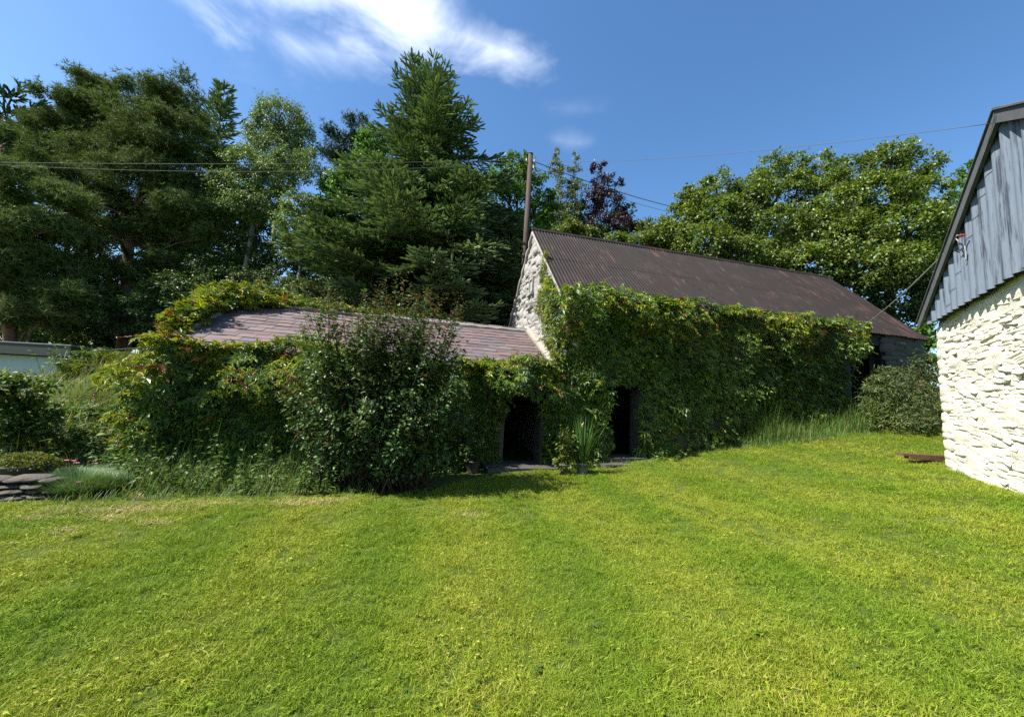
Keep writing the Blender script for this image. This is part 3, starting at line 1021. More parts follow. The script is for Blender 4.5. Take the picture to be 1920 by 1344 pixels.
def slate_mesh(seed):
    r = np.random.default_rng(seed)
    c = lambda a=.012: r.uniform(-a, a)
    k = r.random()
    bl, br = (.06 * (k < .25) + abs(c()), .06 * (k > .8) + abs(c()))
    out = [(-.5, bl), (-.5 + bl * .9, c(.008)), (-.12, c(.012)), (.18, c(.012)), (.5 - br * .9, c(.008)), (.5, br), (.5, 1), (-.5, 1)]
    V = [(x, y, 1.0) for x, y in out] + [(x, y, 0.0) for x, y in out]
    n = len(out)
    T = [(0, i, i + 1) for i in range(1, n - 1)]
    Q = [(i, i + n, (i + 1) % n + n, (i + 1) % n) for i in range(n)]
    return MB().add(V, T, Q).mesh('slate', M_slate)
slates = [slate_mesh(i) for i in range(12)]
rows = 14
exp = (SSL + .06) / rows
items = []
for r_ in range(rows):
    base_w = .335 + .012 * math.sin(r_ * 2.1)
    s = SS - .04 + (0 if r_ % 2 else -.17) + rnd.uniform(-.03, .03)
    while s < .02:
        w_ = base_w * rnd.uniform(.88, 1.14)
        s0, s1 = max(s, SS - .05), min(s + w_, .09)
        if s1 - s0 > .07:
            L = exp * 1.55
            sag = .03 * math.sin(math.pi * (s0 - SS) / -SS) * math.sin(math.pi * (r_ + .5) / rows)
            o_ = BP((s0 + s1) / 2, 0, SE - .02) + up_s * (r_ * exp - .08 + rnd.uniform(-.008, .008)) + nr_s * (.012 - sag)
            th = .014 * rnd.uniform(.8, 1.5)
            tl = .045 + rnd.uniform(-.006, .012)
            y_ = unit(up_s - nr_s * tl)
            z_ = unit(nr_s + up_s * tl)
            x_ = unit(D + up_s * rnd.gauss(0, .008))
            m4 = frame(x_ * (s1 - s0) * .986, y_ * L, z_ * th, o_ + nr_s * (L * tl))
            items.append(((s1 - s0) / (1 + .0 * r_) - (.5 if s0 < -7.7 and r_ > 6 else 0) - (.6 if r_ == 0 else 0), m4, rnd.choice(slates)))
        s += w_
items.sort(key=lambda q: -q[0])
for _, m4, me in items[:300]:
    link('slate', me, shed, None, m4)
mb = MB()
for _, m4, me in items[300:]:
    co = np.array([m4 @ v.co for v in me.vertices])
    mb.add(co, [tuple(p.vertices) for p in me.polygons if len(p.vertices) == 3], [tuple(p.vertices) for p in me.polygons if len(p.vertices) == 4])
# the back slope, out of sight from the lawn
for r_ in range(8):
    for j in range(14):
        s0 = SS + j * .6
        mb.prism([BP(min(s0 + .59, .09), 2 * HW, SE) + up_sb * (r_ * .45 - .08) + nr_sb * .03, BP(s0, 2 * HW, SE) + up_sb * (r_ * .45 - .08) + nr_sb * .03,
                  BP(s0, 2 * HW, SE) + up_sb * (r_ * .45 + .40) + nr_sb * .012, BP(min(s0 + .59, .09), 2 * HW, SE) + up_sb * (r_ * .45 + .40) + nr_sb * .012], nr_sb * .012)
mb.build('slating', M_slate, shed, False, 'stuff')
nrt = 18
for i in range(nrt):
    a, b_ = SS + (.12 - SS) / nrt * i, SS + (.12 - SS) / nrt * (i + 1) - .012
    z_ = SR + .075 + rnd.uniform(-.008, .008)
    prof = [(-.165, -.10), (-.06, -.015), (0, .012), (.06, -.015), (.165, -.10)]
    V = [BP(s_, HW + p_[0], z_ + p_[1] - dz) for dz in (0, .02) for s_ in (a, b_) for p_ in prof]
    Q = [(j, j + 1, j + 6, j + 5) for j in range(4)] + [(10 + j + 1, 10 + j, 10 + j + 5, 10 + j + 6) for j in range(4)] + [(j + 1, j, 10 + j, 11 + j) for j in range(4)] + [(5 + j, 6 + j, 16 + j, 15 + j) for j in range(4)] + [(0, 5, 15, 10), (9, 4, 14, 19)]
    MB().add(V, None, Q).build('ridge_tile', M_ridge, shed)
def mortar(pts, rad, name, flat_=.5):
    mb = MB()
    mb.tube([np.asarray(p) + rng.normal(size=3) * .008 for p in pts], [rad * rnd.uniform(.7, 1.3) for _ in pts], 7)
    return mb.build(name, M_mortar, shed, True)
mortar([BP(SS + (0.1 - SS) * j / 60, HW - .17, SR - .045) for j in range(61)], .045, 'ridge_mortar')
mortar([BP(SS + .0, HW * j / 20, SE + (SR - SE) * j / 20 + .02) for j in range(21)], .06, 'verge_mortar')
# the mortar skirt where the slates meet the white gable
mb = MB()
n = 22
V, Q = [], []
for j in range(n):
    x = j / (n - 1)
    b0 = BP(.10, 0, SE) + up_s * (x * (SSL + .1) - .05)
    V += [b0 - D * (.21 + rnd.uniform(-.03, .03)) + nr_s * .048, b0 - D * .09 + nr_s * (.075 + rnd.uniform(0, .02)), b0 + D * .02 + nr_s * .17]
for j in range(n - 1):
    a = j * 3
    Q += [(a, a + 1, a + 4, a + 3), (a + 1, a + 2, a + 5, a + 4)]
V2 = [np.asarray(v) - nr_s * .05 for v in V]
nv = len(V)
Q += [(nv + q[3], nv + q[2], nv + q[1], nv + q[0]) for q in Q[:]]
Q += [(j * 3 + 3, j * 3, nv + j * 3, nv + j * 3 + 3) for j in range(n - 1)]
mb.add(V + V2, None, Q)
mb.build('mortar_skirt', M_mortar, shed, True)
MB().box((D2[0] - .1, -.012, D2[2] - .12), (D2[1] + .1, .22, D2[2] - .003), AXB, P0).build('door_lintel', M_plank, shed)
# a dark boarded door hung open inside the shed doorway
zd = zg1(*BP(-.8, .1, 0)[:2]) + .05
dr = MB().box((D2[0] + .062, .52, zd + .25), (D2[0] + .087, 1.09, zd + .36), AXB, P0)
dr.box((D2[0] + .062, .52, zd + 1.3), (D2[0] + .087, 1.09, zd + 1.41), AXB, P0)
dr = dr.build('door', M_plank, shed)
for j in range(4):
    MB().box((D2[0] + .02, .52 + j * .145, zd), (D2[0] + .06, .52 + j * .145 + .138, 1.86), AXB, P0).build('plank', M_plank, dr)
MB().box((D2[0] + .088, .98, zd + .80), (D2[0] + .10, 1.06, zd + .83), AXB, P0).build('latch', M_metal, dr)

# ------------------------------------------------------------------ the whitewashed barn on the right
rb = thing('whitewashed_barn', 'cream limewashed stone barn with blue-grey corrugated gable at right edge', 'barn', RP(0, 0, zg1(CT[0] - .2, CT[1] + .1)))
ZS = 3.59                                    # foot of the sheeting
SA, ZA = 3.34, 5.80                          # apex along the gable
RW = 6.68
def r_ground(s):
    q = RP(s, .1, 0)
    return zg1(q[0], q[1])
mb = MB()
WO = -.12                                    # wall face stands back from the sheeting
def rbx(s0, s1, d0, d1, z0, z1):
    mb.box((s0, d0, z0), (s1, d1, z1), AXR, CT)
rbx(.42, RW - .42, -WO + .46, 11, .2, .30)
rbx(-.02, .42, -WO + .46, 11, -.2, 3.7)
rbx(RW - .42, RW + .02, -WO + .46, 11, -.2, 3.7)
mb.prism([RP(-.02, -11, -.2), RP(RW + .02, -11, -.2), RP(RW + .02, -11, 3.68), RP(SA, -11, ZA - .1), RP(-.02, -11, 3.68)], -NB * .4)
mb.prism([RP(.0, WO - .1, 3.45), RP(RW, WO - .1, 3.45), RP(RW, WO - .1, 3.68), RP(SA, WO - .1, ZA - .12), RP(.0, WO - .1, 3.68)], -NB * .3)
mb.build('wall', M_cream, rb)
gw = rough_wall(rb, 'gable_wall', M_cream, RP(0, WO, 0), W, NB, -.02, RW, lambda s: r_ground(s) - .35, lambda s: 3.64, .07, .042, 3.0, .46)
cream_stones = [stone_mesh('rubble_stone', M_cream, 300 + i) for i in range(14)]
lay_stones(rb, cream_stones, RP(0, WO, 0), W, NB, lambda u, z: .12 < u < 4.6 and r_ground(u) - .1 < z < 3.52 and rnd.random() < .9, 0, 4.8, .5, 3.5, (.028, .075), (.14, .55), (.006, .020), 300, jit=.06, tilt=.62)
# quoins along the far corner
z = r_ground(0) - .1
while z < 3.45:
    h_ = rnd.uniform(.10, .22)
    l_ = rnd.uniform(.24, .5)
    m4 = frame(W * l_, NB * .05, Zv * h_ * 1.03, RP(l_ / 2 - .03, WO, z + h_ / 2))
    link('stone', rnd.choice(cream_stones), rb, None, m4)
    z += h_
pb, ab = .25, .024
def top_at(s):
    return ZS + (ZA - .02 - (3.70)) * (1 - abs(s - SA) / (SA + .3)) + .12
nshe = 7
wsh = (RW + .16) / nshe
for i in range(nshe):
    s0 = -.08 + i * wsh
    w_ = wsh + .06
    me = sheet_mesh('cladding', M_clad, w_, lambda x, j=rnd.uniform(-.012, .012): ZS + j, lambda x, s0=s0: max(ZS + .05, top_at(s0 + x)), pb, ab, s0 + .06, 12, .006, 3)
    # mesh x runs along the gable, y is height, z outward
    link('cladding_sheet', me, rb, None, frame(W, Zv, NB, RP(s0, .0 + .004 * (i % 2), 0)))
slope1 = (ZA - 3.70) / (SA + .3)
def verge(s0, z0, s1, z1, nm):
    ax = unit(W * (s1 - s0) + Zv * (z1 - z0))
    nn = unit(np.cross(ax, NB))
    if nn[2] < 0: nn = -nn
    L = math.hypot(s1 - s0, z1 - z0)
    o_ = RP(s0, .02, z0)
    A3 = np.array([ax, NB, nn])
    n_ = 3
    for i in range(n_):
        MB().box((L / n_ * i + .002, .016, -.145), (L / n_ * (i + 1) - .002, .062, .012), A3, o_ + nn * rnd.uniform(-.004, .004)).build(nm, M_board, rb)
        MB().box((L / n_ * i - .002, -.35, .018), (L / n_ * (i + 1) - .004, .085, .036), A3, o_ + nn * rnd.uniform(-.004, .004)).build('verge_flashing', M_board, rb)
verge(-.32, 3.70, SA, ZA, 'verge_board')
verge(RW + .32, 3.70, SA, ZA, 'verge_board')
upr = unit(W * (SA + .3) + Zv * (ZA - 3.70))
MB().prism([RP(-.34, -.36, 3.69), RP(SA, -.36, ZA), RP(SA, -11.4, ZA), RP(-.34, -11.4, 3.69)], -Zv * .04).build('roof', M_clad, rb)
MB().prism([RP(RW + .34, -.36, 3.69), RP(RW + .34, -11.4, 3.69), RP(SA, -11.4, ZA), RP(SA, -.36, ZA)], -Zv * .04).build('roof', M_clad, rb)
mb = MB()
V = []
for o_ in (.10, -11.4):
    for ds, dz in ((-.26, -.10), (0, .055), (.26, -.10)):
        V.append(RP(SA + ds, o_, ZA + dz))
for o_ in (.10, -11.4):
    for ds, dz in ((-.26, -.13), (0, .025), (.26, -.13)):
        V.append(RP(SA + ds, o_, ZA + dz))
mb.add(V, None, [(0, 1, 4, 3), (1, 2, 5, 4), (7, 6, 9, 10), (8, 7, 10, 11), (1, 0, 6, 7), (2, 1, 7, 8), (0, 3, 9, 6), (5, 2, 8, 11), (3, 4, 10, 9), (4, 5, 11, 10)])
mb.build('ridge_cap', M_board, rb)
# bracket under the verge and the red insulator with its stay
ins = onplane(1803, 441, RP(0, .10, 0), NB)
mb = MB()
mb.tube([ins + NB * -.05, ins + NB * .035], .012, 8)
mb.tube([ins + NB * .0, ins + NB * .02], .017, 8)
tag(mb.build('insulator', M_red, None), 'small red insulator on the verge of the cream barn', 'insulator')
br0 = onplane(1800, 470, RP(0, .05, 0), NB)
br1 = onplane(1811, 486, RP(0, .05, 0), NB)
mb = MB()
mb.tube([br0, br0 + (br1 - br0) * [1, 1, 0], br1 + Zv * 0], .012, 5)
mb.tube([br1, onplane(1811, 472, RP(0, .05, 0), NB)], .012, 5)
tag(mb.build('bracket', M_metal, None), 'thin wire bracket on the blue-grey sheeting below the red insulator', 'bracket')

# ------------------------------------------------------------------ small building far left
def px_on(x, y, Y):
    return at(x, y, Y)
ob_c = at(147, 668, 15.0)
ob = thing('flat_roofed_outbuilding', 'pale blue rendered outbuilding with flat dark-edged roof at far left', 'building', (ob_c[0] - 3, ob_c[1] + .5, zg1(ob_c[0], ob_c[1])))
X1 = ob_c[0]
MB().box((X1 - 9, 15.0, .4), (X1 - .45, 19, 2.40), None, (0, 0, 0)).build('wall', M_render, ob)
MB().box((X1 - 9.3, 14.7, 2.43), (X1, 19.3, 2.84), None, (0, 0, 0)).build('fascia', M_fascia, ob)
MB().box((X1 - 9.33, 14.67, 2.845), (X1 + .02, 19.33, 2.885), None, (0, 0, 0)).build('roof', M_felt, ob)

# ------------------------------------------------------------------ pole, wires, cable
pb_ = np.array([.27, 15.3, zg1(.27, 15.3)])
ptop = at(995, 289, 15.3)
pole = thing('utility_pole', 'bare timber utility pole rising behind the white gable', 'pole', pb_)
lean = (ptop - pb_)
MB().tube([pb_ - Zv * .5, pb_ + lean * .3, pb_ + lean * .6, pb_ + lean], [.13, .122, .112, .10], 12).build('pole', M_pole, pole, True)
MB().tube([ptop - Zv * .0, ptop + Zv * .03], [.12, .06], 10).build('cap', M_metal, pole, True)
for dz, dx in ((-.32, -.16), (-.34, .17), (-.62, .15)):
    a = ptop + Zv * dz
    b_ = MB()
    b_.tube([a, a + np.array([dx, -.05, 0])], .014, 5)
    b_.tube([a + np.array([dx, -.05, -.04]), a + np.array([dx, -.05, .07])], [.035, .028], 7)
    b_.build('insulator', M_metal, pole)
def wire(a, b, sag, r, name, label, m=M_wire, cat='wire', group=None):
    t = np.linspace(0, 1, 40)[:, None]
    p = np.asarray(a) * (1 - t) + np.asarray(b) * t - Zv * (4 * sag * t * (1 - t))
    return tag(MB().tube(p, r, 4).build(name, m, None, True), label, cat, group)
wl = ptop + np.array([-.16, -.05, -.30])
wr = ptop + np.array([.17, -.05, -.30])
wire(wl, at(-60, 304, 12.5), .12, .009, 'overhead_wire', 'upper of the two overhead wires crossing the pines to the left', M_wire_pale)
wire(wl - Zv * .12, at(-60, 306, 14.5), .38, .009, 'overhead_wire', 'lower sagging overhead wire crossing the pines to the left', M_wire_pale)
apx = RP(SA - .12, .07, ZA - .02)
ap2 = onplane(1866, 231, RP(0, .07, 0), NB)
wire(wr, ap2, .25, .006, 'overhead_wire', 'thin overhead wire from the pole to the cream barn apex')
wire(wr - Zv * .06, at(1330, 402, 21), .25, .02, 'overhead_wire', 'thick overhead wire dropping from the pole behind the right trees')
wire(wr - Zv * .3, at(1330, 412, 23), .3, .010, 'overhead_wire', 'thin lower overhead wire dropping from the pole behind the right trees')
ca = BP(9.63, -.13, ZE - .02)
cb = onplane(1783, 462, RP(0, .06, 0), NB)
wire(ca, cb, .10, .013, 'cable', 'grey cable from the iron roof eave to the cream barn', M_rope, 'cable')
tl_ = MB()
pts = [cb, onplane(1795, 441, RP(0, .08, 0), NB), ins + NB * .05]
tl_.tube(pts, .009, 5)
tl_.tube([onplane(1793, 448, RP(0, .09, 0), NB), onplane(1797, 452, RP(0, .12, 0), NB), onplane(1798, 468, RP(0, .10, 0), NB)], .009, 5)
tag(tl_.build('cable_tail', M_rope, None, True), 'looped cable end tied to the red insulator', 'cable')

# ------------------------------------------------------------------ doorsteps, planks
def slab(name, label, s0, s1, t0, t1, z, cat='step'):
    o = MB()
    P4 = [BP(s0, t0, z), BP(s1 + .05, t0 + .03, z + .015), BP(s1, t1, z + .02), BP(s0 - .03, t1, z)]
    o.prism(P4[::-1], -Zv * .16)
    return tag(o.build(name, M_concrete, None), label, cat)
za = zg1(*BP(-.8, -.4, 0)[:2])
slab('concrete_apron', 'worn concrete apron before the slate shed doorway', -1.75, .12, -.82, .28, za + .03, 'paving')
zb = zg1(*BP(1.6, -.4, 0)[:2])
slab('doorstep', 'low stone doorstep below the barn doorway', 1.15, 2.25, -.42, .30, zb + .09)
slab('stone_slab', 'flat stone slab on the grass in front of the barn doorstep', .95, 2.55, -.86, -.44, zb - .0, 'paving')
pa = ghit(1697, 872)
def plank_at(name, label, o_, L, w_, h_, yaw, dz, tilt=0.0):
    ax = np.array([math.cos(yaw), math.sin(yaw), tilt])
    ay = np.array([-math.sin(yaw), math.cos(yaw), 0])
    return tag(MB().box((0, 0, 0), (L, w_, h_), np.array([unit(ax), ay, Zv]), o_ + Zv * dz).build(name, M_timber, None), label, 'plank', 'planks against the cream barn corner')
zpl = max(zg1(pa[0], pa[1]), zg1(pa[0] + .8, pa[1])) + .01
pa = np.array([pa[0] - .02, pa[1], zpl])
plank_at('timber_plank', 'lower red-brown plank lying on the grass by the cream barn', pa + np.array([.10, -.04, 0]), .80, .13, .05, -.02, .0)
plank_at('timber_plank', 'upper red-brown plank laid over the other by the cream barn', pa, .90, .16, .04, -.06, .053)

# ------------------------------------------------------------------ leaf templates
DIAMOND = ([(0, 0, 0), (.5, -.32, .08), (1, 0, 0), (.5, .32, .08)], [(0, 1, 2), (0, 2, 3)])
OVAL = ([(0, 0, 0), (.3, -.26, .07), (.7, -.22, .06), (1, 0, -.04), (.7, .22, .06), (.3, .26, .07), (.5, 0, 0)],
        [(0, 1, 6), (1, 2, 6), (2, 3, 6), (3, 4, 6), (4, 5, 6), (5, 0, 6)])
def palmate():
    V, T = [(0, 0, 0)], []
    for a, l in ((-1.75, .55), (-.85, .85), (0, 1.0), (.85, .85), (1.75, .55)):
        c, s = math.cos(a), math.sin(a)
        n = len(V)
        for u, v, z in ((.5, -.17, .05), (1, 0, -.16), (.5, .17, .05)):
            V.append((l * (u * c - v * s), l * (u * s + v * c), z * l))
        T += [(0, n, n + 1), (0, n + 1, n + 2)]
    return V, T
PALM = palmate()
FINGER = ([(0, -.07, 0), (0, .07, 0), (.75, .10, .02), (1, 0, .05), (.75, -.10, .02), (.0, 0, -.07), (0, 0, .07), (.8, 0, .12), (.8, 0, -.07)],
          [(0, 1, 2), (0, 2, 4), (4, 2, 3), (5, 6, 7), (5, 7, 3)])
def pine_tuft():
    V, T = [], []
    r = np.random.default_rng(5)
    for k in range(9):
        d = unit(np.array([1.0, 0, 0]) * r.uniform(.2, 1.1) + r.normal(size=3) * .62)
        s_ = unit(np.cross(d, r.normal(size=3))) * .058
        n = len(V)
        V += [tuple(-s_), tuple(s_), tuple(d * r.uniform(.7, 1.05))]
        T.append((n, n + 1, n + 2))
    return V, T
PTUFT = pine_tuft()

# ------------------------------------------------------------------ trees
def lobe_px(x, y, Y, rx, ry, dep=.85):
    """a lobe of a crown seen at x, y in the photograph, Y metres off, rx by ry photo pixels"""
    c = at(x, y, Y)
    k = Y / FPX * 1.03
    return c, np.array([rx * k, rx * k * dep, ry * k])

def limb(mb, a, b, r0, r1, wob=.06, n=6, k=6, sag=0.0):
    t = np.linspace(0, 1, k)[:, None]
    L = np.linalg.norm(np.asarray(b) - a)
    p = np.asarray(a) * (1 - t) + np.asarray(b) * t
    w = rng.normal(size=(k, 3)) * wob * L
    w[0] = w[-1] = 0
    p = p + w * .5 + Zv * (sag * L * 4 * t * (1 - t))
    mb.tube(p, np.linspace(r0, r1, k), n)
    return p

def leaf_cloud(mb, lobes, nleaf, size, tmpl=DIAMOND, clusters=None, crad=.16, shell=.55, up=.75, droop=.5, m=0, flat_=.7):
    """leaves in clumps spread over and inside the lobes"""
    vol = np.array([r[0] * r[2] + r[0] * r[1] for _, r in lobes])
    cl = clusters or max(20, nleaf // 45)
    per = np.maximum(3, (cl * vol / vol.sum()).astype(int))
    C, R, O = [], [], []
    for (c, r), k in zip(lobes, per):
        d = rvec(k)
        rad = (shell + (1 - shell) * rng.random(k)) ** .6 * rng.uniform(.82, 1.08, k)
        p = c + d * r * rad[:, None]
        C.append(p)
        R.append(np.full(k, crad * (r.prod() ** (1 / 3)) ** .5 * 1.6) * rng.uniform(.6, 1.4, k))
        O.append(unit(d / r * r.min() + Zv * .35))
    C, R, O = np.vstack(C), np.concatenate(R), np.vstack(O)
    idx = rng.integers(0, len(C), nleaf)
    off = rng.normal(size=(nleaf, 3)) * .55
    off[:, 2] *= flat_
    pos = C[idx] + off * R[idx][:, None]
    nrm = unit(O[idx] * .7 + Zv * up + rng.normal(size=(nleaf, 3)) * .55)
    fx = unit(O[idx] * .6 + rng.normal(size=(nleaf, 3)) * .8 - Zv * droop)
    mb.scatter(tmpl[0], tmpl[1], pos, fx, nrm, size * rng.uniform(.65, 1.3, nleaf), m)
    return C, R

def broadleaf(name, label, lobes, nleaf, size, m, barkm, base=None, tr=.22, cat='tree', group=None, forks=3, tmpl=DIAMOND, twigs=60, trunkvis=True, **kw):
    c0 = np.mean([c for c, _ in lobes], axis=0)
    if base is None:
        base = (c0[0], c0[1] + .3)
    b = np.array([base[0], base[1], zg1(*base)])
    t = thing(name, label, cat, b, group)
    zmin = min(c[2] - r[2] for c, r in lobes)
    fork = np.array([b[0] * .7 + c0[0] * .3, b[1] * .7 + c0[1] * .3, max(b[2] + .8, b[2] + (zmin - b[2]) * .9 + .6)])
    tm = MB()
    limb(tm, b - Zv * .3, fork, tr, tr * .75, .02, 8)
    tm.build('trunk', barkm, t, True)
    mb = MB()
    C, R = leaf_cloud(mb, lobes, nleaf, size, tmpl, **kw)
    for c, r in lobes:
        lm = MB()
        e = c + Zv * r[2] * .3
        limb(lm, fork, e, tr * .55, tr * .12, .05, 6)
        lm.build('limb', barkm, t, True)
    sel = rng.choice(len(C), min(len(C), twigs), replace=False)
    tw = MB()
    L0 = np.array([c for c, _ in lobes])
    for i in sel:
        j = np.argmin(np.linalg.norm(L0 - C[i], axis=1))
        a = L0[j] * .8 + fork * .2
        limb(tw, a, C[i], tr * .16, tr * .035, .07, 3, 4)
    tw.build('branch', barkm, t, True, 'stuff')
    mb.build('crown', m, t)
    return t

def pine(name, label, trunk_px, lobes, ntuft, size, m, barkm, tr, limbs_px=(), group=None):
    """Scots pine: bare forking limbs carrying flat-bottomed pads of needle tufts"""
    pts = [at(*p) for p in trunk_px]
    b = np.array([pts[0][0], pts[0][1], zg1(pts[0][0], pts[0][1])])
    t = thing(name, label, 'tree', b, group)
    path = [b - Zv * .3] + [p + np.array([0, 0, 0]) for p in pts]
    MB().tube(path, np.linspace(tr, tr * .35, len(path)), 9).build('trunk', barkm, t, True)
    P = np.array(path[1:])
    for lp in limbs_px:
        q = [at(*p) for p in lp]
        MB().tube(q, np.linspace(tr * .36, tr * .05, len(q)), 6).build('limb', barkm, t, True)
    mb = MB()
    tot = sum(r[0] * r[1] for _, r in lobes)
    tw = MB()
    for c, r in lobes:
        k = int(ntuft * r[0] * r[1] / tot)
        i = np.argmin(np.linalg.norm(P - (c - Zv * r[2]), axis=1))
        limb(tw, P[i], c - Zv * r[2] * .2, tr * .22, tr * .06, .07, 4, 6)
        nsub = max(5, int(r[0] * r[1] * 4.5))
        d = rvec(nsub)
        d[:, 2] = np.abs(d[:, 2]) * .9 - .25
        sc = c + d * r * (rng.random(nsub) ** .45)[:, None]
        for s_ in sc[: max(3, nsub // 3)]:
            limb(tw, c - Zv * r[2] * .3, s_, tr * .07, tr * .02, .06, 3, 4)
        idx = rng.integers(0, nsub, k)
        off = rng.normal(size=(k, 3)) * np.array([.23, .23, .15]) * (r[0] ** .5)
        pos = sc[idx] + off
        fx = unit(unit((pos - c) / r) * .6 + Zv * .55 + rng.normal(size=(k, 3)) * .35)
        mb.scatter(*PTUFT, pos, fx, rvec(k), size * rng.uniform(.7, 1.25, k))
    tw.build('branch', barkm, t, True)
    mb.build('crown', m, t)
    return t

def spruce(name, label, base, top, prof, m, barkm, whorl=.42, nbr=7, dens=1.0, fing=.30, tr=.2, zlow=.5, group=None, lean_=0, up=.12):
    """spruce: whorls of branches with side shoots set with finger-like needle sprigs; prof(u) = branch length, u 0 at top .. 1 at foot"""
    b = np.array([base[0], base[1], zg1(*base[:2])])
    t = thing(name, label, 'tree', b, group)
    top = np.asarray(top)
    MB().tube([b - Zv * .3, b + (top - b) * .5, b + (top - b) * .93, top], [tr, tr * .6, tr * .12, .012], 8).build('trunk', barkm, t, True)
    br = MB()
    fp, fd, fs = [], [], []
    H = top[2] - b[2]
    z = H - .25
    while z > zlow:
        u = 1 - z / H
        L0 = prof(u)
        nb = nbr if u > .08 else 4
        a0 = rng.random() * 6.283
        for k in range(nb):
            az = a0 + k * 6.283 / nb + rng.normal() * .22
            L = L0 * rng.choice((.6, .8, .95, 1.05, 1.15, 1.3)) * rng.uniform(.9, 1.1)
            dh = np.array([math.cos(az), math.sin(az), 0])
            rise = (.42 if u < .12 else .36 if u < .35 else up) + rng.normal() * .1
            n = max(5, int(L / .22))
            s_ = np.linspace(0, 1, n)[:, None]
            p0 = b + (top - b) * (z / H) + Zv * rng.normal() * .1
            pth = p0 + dh * L * s_ + Zv * L * (rise * s_ - .42 * s_ ** 1.6 * (u > .2) + .20 * s_ ** 3)
            br.tube(pth[::max(1, n // 5)], np.linspace(.035, .008, len(pth[::max(1, n // 5)])), 3)
            side = np.array([-dh[1], dh[0], 0])
            for i in range(max(1, int(n * .12)), n):
                f = i / (n - 1)
                tang = unit(pth[i] - pth[i - 1])
                for sg in (-1, 1):
                    if rng.random() > .95 * dens: continue
                    Ls = (L * .40 * (1 - f * .8) * math.sin(min(1, f * 2.2) * 1.57) + .16) * rng.uniform(.6, 1.2)
                    dd = unit(tang * .75 + side * sg * rng.uniform(.6, 1.0) - Zv * rng.uniform(-.02, .30))
                    m_ = max(1, int(Ls / .19))
                    for j in range(m_):
                        q = pth[i] + dd * Ls * (j + .4) / m_ - Zv * .12 * (j / m_) ** 2 * Ls
                        for w in (-1, 0, 1):
                            if w == 0 and j < m_ - 1 and rng.random() < .45: continue
                            fp.append(q)
                            fd.append(dd + side * w * .6 * sg + tang * abs(w) * .25 + Zv * rng.uniform(-.05, .3) + rng.normal(size=3) * .14)
                            fs.append(fing * rng.uniform(.7, 1.2))
                fp.append(pth[i]); fd.append(tang + rng.normal(size=3) * .15); fs.append(fing)
        z -= whorl * rng.uniform(.8, 1.2) * (1 if u > .1 else .8)
    fp.append(top - Zv * .25); fd.append(np.array([0, 0, 1.0])); fs.append(.55)
    br.build('branch', barkm, t, True)
    fp, fd, fs = np.array(fp), unit(np.array(fd)), np.array(fs)
    nn = unit(Zv + rng.normal(size=(len(fp), 3)) * .35)
    MB().scatter(*FINGER, fp, fd, nn, fs).build('crown', m, t)
    return t, len(fp)

# --- the pines on the left
YA = 20.0
LA = [(240, 205, 58, 34), (322, 160, 50, 26), (305, 205, 75, 36), (370, 235, 45, 34), (262, 255, 80, 34), (335, 285, 80, 34), (205, 300, 80, 36), (392, 300, 40, 34),
      (300, 340, 95, 30), (385, 345, 45, 26), (195, 360, 70, 32), (345, 395, 70, 22), (190, 430, 85, 26), (300, 445, 70, 22), (375, 420, 50, 24), (405, 445, 36, 18),
      (250, 520, 95, 34), (335, 505, 70, 36), (190, 570, 70, 36), (280, 585, 60, 30), (250, 165, 34, 20), (150, 540, 60, 30), (310, 375, 60, 22), (225, 395, 60, 24), (290, 415, 60, 22), (380, 385, 50, 26), (270, 300, 60, 30), (420, 400, 30, 24), (330, 240, 60, 30)]
pine('scots_pine', 'largest scots pine with orange forked limbs left of the birches', [(232, 640, YA), (236, 560, YA), (240, 480, YA), (252, 400, YA), (278, 330, YA), (290, 250, YA), (318, 170, YA)],
     [lobe_px(x, y, YA + rnd.uniform(-1.2, 1.2), rx, ry) for x, y, rx, ry in LA], 31000, .27, L_pine, B_pine, .30,
     [[(240, 480, YA - .3), (225, 450, YA - 1.5), (205, 440, YA - 2.2)], [(252, 400, YA - .2), (268, 372, YA - .9), (290, 350, YA - 1.2)],       [(250, 410, YA - .2), (200, 390, YA - 1.2), (135, 365, YA - 1.6)], ])
YB = 17.0
LB = [(20, 330, 60, 34), (75, 310, 55, 30), (110, 370, 70, 34), (30, 390, 65, 30), (60, 430, 85, 30), (125, 450, 60, 24), (15, 470, 60, 30), (95, 490, 80, 26), (40, 540, 75, 36), (120, 555, 60, 32), (-40, 430, 60, 40), (-30, 300, 50, 50), (20, 260, 40, 26), (30, 600, 70, 28), (90, 585, 60, 26), (-20, 580, 50, 40), (60, 505, 60, 30), (20, 440, 50, 30)]
pine('scots_pine', 'scots pine cut by the left edge with low sunlit needle pads', [(20, 660, YB), (18, 560, YB), (8, 450, YB), (-5, 350, YB), (0, 280, YB)],
     [lobe_px(x, y, YB + rnd.uniform(-.9, .9), rx, ry) for x, y, rx, ry in LB], 19000, .27, L_pine, B_pine, .26,
     [[(8, 450, YB), (60, 440, YB - 1), (110, 430, YB - 1.2)]])
YC = 24.0
LC = [(172, 165, 44, 28), (120, 195, 50, 30), (180, 205, 60, 34), (90, 230, 50, 32), (145, 250, 75, 36), (60, 270, 55, 32), (215, 240, 60, 40), (110, 300, 70, 36), (170, 150, 20, 16)]
pine('scots_pine', 'tall scots pine standing behind, left of the highest pine top', [(150, 620, YC), (150, 450, YC), (160, 300, YC), (170, 180, YC)],
     [lobe_px(x, y, YC + rnd.uniform(-1.2, 1.2), rx, ry) for x, y, rx, ry in LC], 12500, .33, L_pine, B_pine, .28)
def prof_lin(L, p=.8, tip=.15):
    return lambda u: tip + L * min(1, u) ** p
q = at(22, 180, 29)
